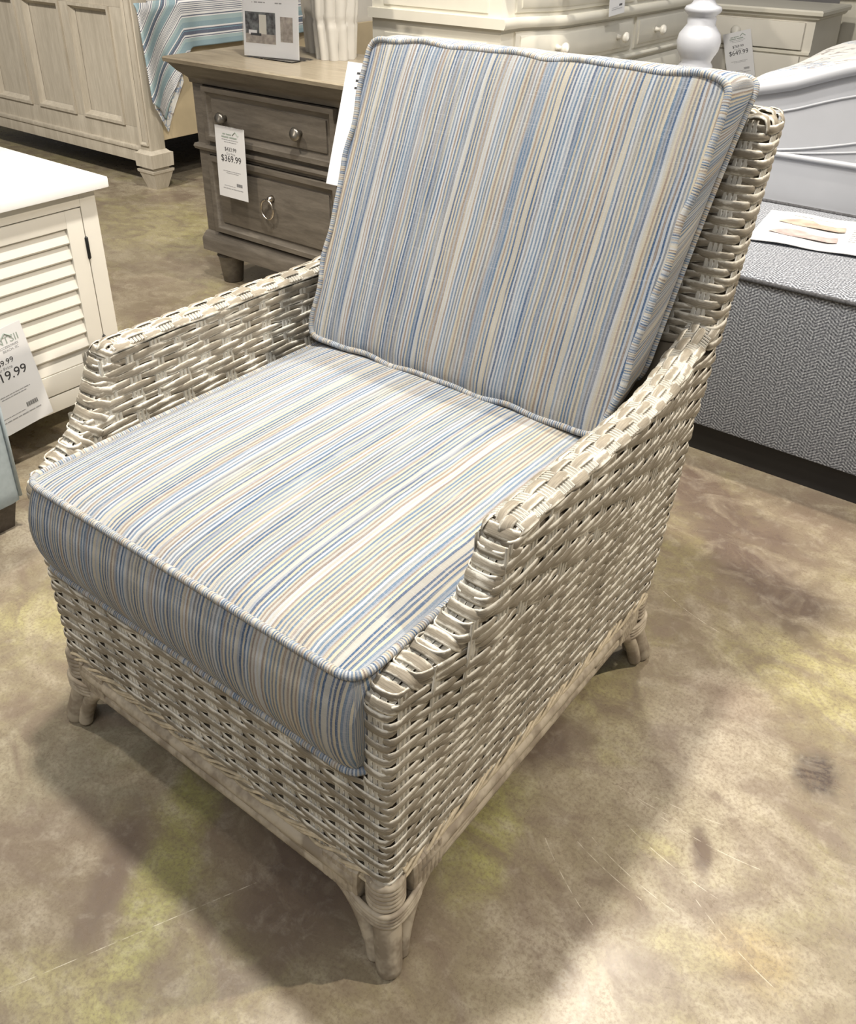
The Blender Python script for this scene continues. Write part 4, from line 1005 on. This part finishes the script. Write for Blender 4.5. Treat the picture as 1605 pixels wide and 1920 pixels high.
# ------------------------------------------------------------------ cool-white poster bed at right
pb = thing('poster_bed', 'white sleigh-curved bed footboard with turned corner post behind the bench', 'bed', (1.2, 3.3, 0))
FY = 2.300
xs = np.linspace(0.075, 2.35, 70)
def top_z(x): return 0.775+0.030*S((x-0.10)/0.12)+0.36*S((x-0.05)/1.25)*0.62+0.02*0
def fz(x): return np.interp(x, [0.07, 0.12, 0.205, 0.29, 0.373, 0.45, 0.515, 0.7, 1.0, 1.25, 1.5, 2.35], [0.80, 0.80, 0.812, 0.83, 0.852, 0.882, 0.905, 0.955, 1.0, 1.01, 1.0, 0.80])
V = []; prof = [(0.0, -0.012), (0.022, -0.015), (0.030, 0.0), (0.026, 0.016), (0.010, 0.028), (-0.012, 0.028), (-0.030, 0.016), (-0.034, 0.0), (-0.024, -0.014)]
for x in xs: V += [(x, FY+a, fz(x)+b) for a, b in prof]
n9 = len(prof); F = [(i*n9+j, (i+1)*n9+j, (i+1)*n9+(j+1) % n9, i*n9+(j+1) % n9) for i in range(69) for j in range(n9)]+[tuple(range(n9)), tuple(69*n9+j for j in range(n9))]
MB().put(V, F).make('top_rail', M['coolwhite'], pb, 'all')
V = []
for x in xs: V += [(x, FY-0.012, 0.12), (x, FY-0.012, fz(x)-0.005), (x, FY+0.02, fz(x)-0.005), (x, FY+0.02, 0.12)]
F = [(i*4+j, (i+1)*4+j, (i+1)*4+(j+1) % 4, i*4+(j+1) % 4) for i in range(69) for j in range(4)]+[(0, 1, 2, 3), (276, 277, 278, 279)]
MB().put(V, F).make('panel', M['coolwhite'], pb)
def bead(name, zf, r, dy=0.0):
    P = np.array([(x, FY-0.013-dy, zf(x)) for x in np.linspace(0.09, 2.3, 60)]); MB().tube(P, r, 8).make(name, M['coolwhite'], pb, 'all')
bead('curved_bead', lambda x: fz(x)-0.072+0.01*(0.5-x), 0.0035); bead('curved_bead', lambda x: 0.650+0.19*float(S((x-0.20)/0.95)), 0.0035); bead('curved_bead', lambda x: 0.644+0.13*float(S((x-0.18)/1.0)), 0.003)
bead('straight_moulding', lambda x: 0.650, 0.009); bead('straight_moulding', lambda x: 0.505, 0.008)
px_, py_ = 0.038, 2.33
MB().lathe(px_, py_, [(0.034, 0.0), (0.050, 0.02), (0.052, 0.09), (0.040, 0.12), (0.055, 0.16)], 24).make('post_foot', M['coolwhite'], pb, 'all')
MB().box(px_-0.05, px_+0.05, py_-0.05, py_+0.05, 0.16, 0.815, 0.006).make('post_block', M['coolwhite'], pb, True)
MB().lathe(px_, py_, [(0.048, 0.812), (0.050, 0.822), (0.046, 0.835), (0.040, 0.842), (0.044, 0.850), (0.052, 0.858), (0.052, 0.866), (0.045, 0.878), (0.050, 0.890), (0.062, 0.910), (0.0665, 0.935), (0.062, 0.957), (0.048, 0.976), (0.042, 0.985), (0.044, 1.000), (0.040, 1.008),
                     (0.052, 1.018), (0.056, 1.026), (0.052, 1.034), (0.038, 1.040), (0.030, 1.052), (0.033, 1.075), (0.045, 1.11), (0.040, 1.15), (0.028, 1.20), (0.026, 1.45), (0.035, 1.50), (0.020, 1.54), (0.0, 1.56)], 36).make('turned_post', M['coolwhite'], pb, 'all')
MB().box(0.02, 0.05, 2.36, 4.35, 0.25, 0.45, 0.004).make('side_rail', M['coolwhite'], pb)
# mattress + quilt
n1, n2 = 40, 60; V = []
for j in range(n2+1):
    for i in range(n1+1):
        u = i/n1; v = j/n2; x = 0.03+u*1.6; y = 2.345+v*1.95
        ex = 1-math.exp(-u*1.6/0.09); ey = 1-math.exp(-v*1.95/0.10)
        zq = 0.62+0.235*(ex**0.7)*(ey**0.5)+0.018*math.sin(x*9+y*3)*math.sin(y*5)*ex+0.06*math.exp(-((x-0.75)/0.45)**2)*ey
        V.append((x, y, zq))
F = [(j*(n1+1)+i, j*(n1+1)+i+1, (j+1)*(n1+1)+i+1, (j+1)*(n1+1)+i) for j in range(n2) for i in range(n1)]
b = len(V); V += [(x, y, 0.46) for x, y, _ in V]; F += [tuple(b+q for q in f)[::-1] for f in F]
rim = [i for i in range(n1+1)]+[j*(n1+1)+n1 for j in range(1, n2+1)]+[n2*(n1+1)+i for i in range(n1-1, -1, -1)]+[j*(n1+1) for j in range(n2-1, 0, -1)]
F += [(rim[i], rim[(i+1) % len(rim)], b+rim[(i+1) % len(rim)], b+rim[i]) for i in range(len(rim))]
q = MB().put(V, F).make('comforter', M['coral'], None, True, org=(0.8, 3.3, 0.46)); q.data.polygons.foreach_set('use_smooth', [True]*len(q.data.polygons))
tag(q, 'white comforter with blue and taupe coral print behind the curved footboard', 'comforter')
mt = MB().box(0.055, 1.62, 2.36, 4.3, 0.20, 0.458, 0.02).make('mattress', M['white'], None, True, org=(0.8, 3.3, 0.25)); tag(mt, 'white mattress under the coral print comforter', 'mattress')

# ------------------------------------------------------------------ serpentine cream dresser (front faces +x, runs away from camera)
ds = thing('serpentine_dresser', 'large cream dresser with bowed drawer fronts and white knobs behind chair', 'dresser', (-0.93, 3.1, 0))
DX0, DXF, DY0, DY1 = -1.245, -0.66, 2.285, 3.98
def serp(y):
    t = (y-DY0)/(DY1-DY0)
    return DXF+0.075*S((t-0.035)/0.13)*S((1-t-0.035)/0.13)-0.02*math.sin(pi*t)**2*0+0.018*math.sin(pi*t)
ys = np.linspace(DY0, DY1, 80)
def serp_slab(name, z0, z1, off, mat, par, y0=None, y1=None, back=None, bulge=0.0):
    Y = np.linspace(y0 if y0 is not None else DY0, y1 if y1 is not None else DY1, 60); V = []; n = 60
    bk_ = DX0 if back is None else None
    zs = [(z0, -0.004), (z0+0.006, 0), (z1-0.006, 0), (z1, -0.004)] if bulge == 0 else [(z0, 0), (z0+(z1-z0)*0.25, bulge*0.8), (z0+(z1-z0)*0.5, bulge), (z0+(z1-z0)*0.75, bulge*0.8), (z1, 0)]
    k = len(zs)
    for y in Y:
        for z_, e in zs: V.append((serp(y)+off+e, y, z_))
        for z_, e in zs[::-1]: V.append(((DX0-off*0.3) if back is None else serp(y)+off-back, y, z_))
    kk = 2*k; F = [(i*kk+j, (i+1)*kk+j, (i+1)*kk+(j+1) % kk, i*kk+(j+1) % kk) for i in range(n-1) for j in range(kk)]+[tuple(range(kk)), tuple((n-1)*kk+j for j in range(kk))]
    return MB().put(V, F).make(name, mat, par, True)
serp_slab('carcass', 0.14, 1.11, 0.0, M['cream'], ds)
def wrap_moulding(name, z0, z1, o):
    b = serp_slab(name, z0, z1, o, M['cream'], ds, DY0-o*0.8, DY1+o*0.8, None, 0.006); return b
wrap_moulding('waist_moulding', 0.918, 0.952, 0.024)
wrap_moulding('lower_moulding', 0.752, 0.770, 0.012)
serp_slab('top', 1.11, 1.145, 0.035, M['cream'], ds, DY0-0.03, DY1+0.03)
serp_slab('base_moulding', 0.10, 0.16, 0.018, M['cream'], ds, DY0-0.015, DY1+0.015)
mbp = MB(); mbp.box(DX0+0.06, DXF-0.055, DY0-0.004, DY0+0.004, 0.20, 0.87, 0.002); mbp.box(DX0+0.06, DXF-0.055, DY0-0.004, DY0+0.004, 0.965, 1.09, 0.002)
mbp.make('side_fielded_panel', M['cream'], ds)
dk = [(DY0+0.075, DY0+0.80), (DY0+0.835, DY1-0.075)]
for (z0, z1) in ((0.785, 0.905), (0.965, 1.095), (0.60, 0.74), (0.42, 0.58), (0.20, 0.40)):
    for (a, b) in dk:
        d = serp_slab('drawer', z0, z1, 0.010, M['cream'], ds, a, b, 0.02, 0.0)
        d2_ = serp_slab('drawer_field', z0+0.014, z1-0.014, 0.016, M['cream'], d, a+0.02, b-0.02, 0.018, 0.0)
        for t in (0.22, 0.82):
            yk = a+(b-a)*t; xk = serp(yk)+0.016; zk = (z0+z1)/2
            MB().lathe(yk, zk, [(0.013, xk), (0.008, xk+0.008), (0.008, xk+0.022), (0.018, xk+0.028), (0.021, xk+0.036), (0.017, xk+0.044), (0.0, xk+0.048)], 16, 'x').make('knob', M['white'], d, 'all')
for x in (DX0+0.05, DXF-0.05):
    for y in (DY0+0.06, DY1-0.06): MB().lathe(x, y, [(0.025, 0), (0.035, 0.01), (0.05, 0.07), (0.04, 0.09), (0.045, 0.105)], 16).make('foot', M['cream'], ds, 'all')
price_tag('small price tag hanging high on the cream dresser drawer', (-0.520, 2.80, 0.930), (0.12, 1, 0.10), (0, -0.12, 1), 0.10, 0.16, '$999.99', '$849.99')

# ------------------------------------------------------------------ cream bedside chest, right of the post
bc = thing('bedside_chest', 'cream bedside chest with crackled knobs beyond the turned bedpost', 'chest', (-0.65, 4.8, 0))
BX0, BX1, BY0, BY1 = -1.04, -0.285, 4.60, 5.05
MB().box(BX0, BX1, BY0, BY1, 0.12, 0.80).make('carcass', M['white'], bc)
ogee_top('top', [(0.0, 0.795), (0.012, 0.798), (0.020, 0.806), (0.024, 0.815), (0.038, 0.822), (0.040, 0.838), (0.034, 0.846)], BX0, BX1, BY0, BY1, M['cream'], bc)
ogee_top('base_moulding', [(0.0, 0.16), (0.016, 0.15), (0.018, 0.10), (0.0, 0.098)], BX0, BX1, BY0, BY1, M['white'], bc)
for (z0, z1) in ((0.655, 0.785), (0.47, 0.625), (0.20, 0.44)):
    d = MB().box(BX0+0.045, BX1-0.045, BY0-0.020, BY0+0.005, z0, z1, 0.006).make('drawer', M['white'], bc, True)
    MB().lathe(-0.675, (z0+z1)/2+0.005, [(0.014, BY0-0.020), (0.010, BY0-0.028), (0.010, BY0-0.036), (0.025, BY0-0.042), (0.027, BY0-0.050), (0.018, BY0-0.058), (0.0, BY0-0.060)], 18, 'y').make('knob', M['print_light'], d, 'all')
MB().box(BX0, BX1, BY0-0.012, BY0, 0.632, 0.648, 0.003).make('drawer_bead', M['cream'], bc)
for x in (BX0+0.05, BX1-0.05):
    for y in (BY0+0.05, BY1-0.05): MB().box(x-0.03, x+0.03, y-0.03, y+0.03, 0, 0.12, 0.004).make('foot', M['white'], bc)
price_tag('tilted price tag reading $649.99 on the cream bedside chest', (-0.668, 4.535, 0.475), (0.96, 0.0, 0.28), (-0.28, 0.0, 0.96), 0.150, 0.235, '$769.99', '$649.99')
ch = thing('tall_chest', 'cream chest standing in shade beyond the bedside chest', 'chest', (0.0, 5.5, 0))
MB().box(-0.36, 0.35, 5.22, 5.7, 0.08, 0.86, 0.004).make('carcass', M['cream'], ch)
MB().box(-0.39, 0.38, 5.19, 5.72, 0.86, 0.895, 0.008).make('top', M['cream'], ch, True)
for z0 in (0.12, 0.37, 0.62): MB().box(-0.32, 0.31, 5.205, 5.225, z0, z0+0.22, 0.004).make('drawer', M['cream'], ch, True)
MB().box(-0.34, 0.33, 5.25, 5.68, 0.0, 0.08).make('plinth', M['cream'], ch)

# ------------------------------------------------------------------ far left bed with panelled footboard
bd = thing('panel_bed', 'antique greige panelled footboard and post of a bed in far corner', 'bed', (-3.6, 3.4, 0))
FBX0, FBX1, FBY = -4.55, -2.70, 2.29
MB().box(FBX0, FBX1-0.08, FBY+0.012, FBY+0.05, 0.16, 0.99).make('footboard_panel', M['greige'], bd)
mb = MB(); xsP = []
x = -2.905
while x > FBX0:
    xsP.append((x-0.345, x)); x -= 0.415
mb.box(FBX0, FBX1-0.08, FBY-0.010, FBY+0.014, 0.845, 0.99, 0.003); mb.box(FBX0, FBX1-0.08, FBY-0.010, FBY+0.014, 0.20, 0.295, 0.003)
edges = [FBX1-0.08]+[v for a, b in xsP for v in (b, a)]+[FBX0-0.1]
for i in range(0, len(edges)-1, 2): mb.box(edges[i+1], edges[i], FBY-0.010, FBY+0.014, 0.295, 0.845, 0.003)
mb.make('footboard_frame', M['greige'], bd, True)
for a, b in xsP:
    MB().frame(a, b, 0.295, 0.845, 0.032, FBY+0.010, FBY-0.020).make('panel_moulding', M['greige'], bd, True)
ogee = MB().box(FBX0, FBX1-0.08, FBY-0.030, FBY+0.02, 0.185, 0.205, 0.006); ogee.box(FBX0, FBX1-0.08, FBY-0.022, FBY+0.03, 0.125, 0.188, 0.003)
ogee.make('bottom_moulding', M['greige'], bd, True)
MB().box(FBX0, FBX1+0.02, FBY-0.05, FBY+0.07, 0.99, 1.03, 0.008).make('cap_rail', M['greige'], bd, True)
mb = MB().box(FBX1-0.085, FBX1, FBY-0.028, FBY+0.060, 0.19, 0.99, 0.004); mb.frame(FBX1-0.075, FBX1-0.010, 0.22, 0.96, 0.016, FBY-0.030, FBY-0.038)
mb.make('corner_post', M['greige'], bd, True)
for x in (FBX1-0.043, FBX0+0.06):
    mb = MB()
    def sq(r0, z0, r1, z1): 
        V = [(x+sx*r0, FBY+0.016+sy*r0, z0) for sx, sy in ((-1, -1), (1, -1), (1, 1), (-1, 1))]+[(x+sx*r1, FBY+0.016+sy*r1, z1) for sx, sy in ((-1, -1), (1, -1), (1, 1), (-1, 1))]
        mb.put(V, [(0, 1, 2, 3), (4, 5, 6, 7), (0, 1, 5, 4), (1, 2, 6, 5), (2, 3, 7, 6), (3, 0, 4, 7)])
    sq(0.036, 0.0, 0.060, 0.085); sq(0.064, 0.085, 0.066, 0.098); sq(0.048, 0.098, 0.048, 0.115); sq(0.066, 0.113, 0.068, 0.180); sq(0.060, 0.180, 0.046, 0.195)
    mb.make('tapered_foot', M['greige'], bd)
MB().box(FBX1-0.03, FBX1-0.005, FBY+0.06, 4.6, 0.235, 0.665, 0.003).make('side_rail', M['beige'], bd)
MB().box(FBX0+0.05, FBX1-0.035, FBY+0.08, 4.6, 0.24, 0.27).make('underbed_shade_deck', M['black'], bd)  # black deck added to keep the space under the bed dark
MB().box(-3.38, -3.30, 2.70, 2.78, 0.0, 0.24).make('centre_leg', M['black'], bd)
mt = MB().box(FBX0+0.05, FBX1-0.04, FBY+0.08, 4.55, 0.275, 0.84, 0.04).make('mattress', M['white'], None, True, org=(-3.6, 3.4, 0.27)); tag(mt, 'mattress under the teal striped blanket on the panelled bed', 'mattress')

def drape(name, label, ztop, zbot_fn, mat, y0, y1, off, sl, cat):
    nu, nv = 90, 40; V = []; U_ = []
    for i in range(nu+1):
        y = y0+(y1-y0)*i/nu; zb = zbot_fn(y)
        for j in range(nv+1):
            t = j/nv; z = zb+(ztop-zb)*t
            fold = (0.022*math.sin((y-y0)*26+1.0)*math.exp(-(y-y0)*3.5)+0.004*math.sin(y*31))*(1-t)**0.6
            x = FBX1+0.004+off+fold+0.012*(1-t)
            if t > 0.94: x -= (t-0.94)/0.06*0.02
            V.append((x, y, z)); U_.append((y, (z-sl*min(0, (y-2.52)))+0.0))
    n = len(V); V2 = [(x-0.006, y, z) for x, y, z in V]; F = []
    m_ = nv+1
    for i in range(nu):
        for j in range(nv): F.append((i*m_+j, (i+1)*m_+j, (i+1)*m_+j+1, i*m_+j+1)); F.append((n+i*m_+j, n+i*m_+j+1, n+(i+1)*m_+j+1, n+(i+1)*m_+j))
    for i in range(nu): F.append((i*m_, n+i*m_, n+(i+1)*m_, (i+1)*m_)); F.append((i*m_+nv, (i+1)*m_+nv, n+(i+1)*m_+nv, n+i*m_+nv))
    for j in range(nv): F.append((j, j+1, n+j+1, n+j)); F.append((nu*m_+j, n+nu*m_+j, n+nu*m_+j+1, nu*m_+j+1))
    o = raw(name, V+V2, F, mat, None, True, U_+U_, (FBX1, y0, 0.6)); tag(o, label, cat); return o
drape('striped_blanket', 'aqua, white and navy striped blanket hanging over side of panelled bed', 0.875,
      lambda y: float(np.interp(y, [2.275, 2.33, 2.36, 2.40, 2.43, 2.50, 2.56, 2.9, 3.6], [0.43, 0.385, 0.33, 0.40, 0.45, 0.575, 0.655, 0.655, 0.66])), M['band'], 2.275, 3.6, 0.012, 1.15, 'blanket')
M['flower'] = coral()
drape('quilt_corner', 'white quilt corner with blue flowers below the striped blanket', 0.60,
      lambda y: float(np.interp(y, [2.30, 2.33, 2.375, 2.43, 2.50], [0.40, 0.34, 0.272, 0.36, 0.50])), M['flower'], 2.30, 2.50, -0.004, 0.0, 'quilt')

# grey screen and mauve curtain beyond the dresser gap
sc_ = MB().box(-2.6, -2.05, 4.2, 4.26, 0.0, 1.9, 0.01).make('screen_panel', M['wall'], None, True, org=(-2.3, 4.2, 0)); tag(sc_, 'plain grey upright panel behind the vases', 'screen')
V = []; n = 80
for i in range(n+1):
    x = -2.03+i/n*0.75; yy = 4.25+0.03*math.sin(i*0.55)
    V += [(x, yy, 0.02), (x, yy, 2.0), (x, yy+0.006, 2.0), (x, yy+0.006, 0.02)]
F = [(i*4+j, (i+1)*4+j, (i+1)*4+(j+1) % 4, i*4+(j+1) % 4) for i in range(n) for j in range(4)]
c_ = MB().put(V, F).make('curtain', M['curtain'], None, 'all', org=(-1.7, 4.25, 0)); tag(c_, 'mauve brown curtain in the gap left of the cream dresser', 'curtain')
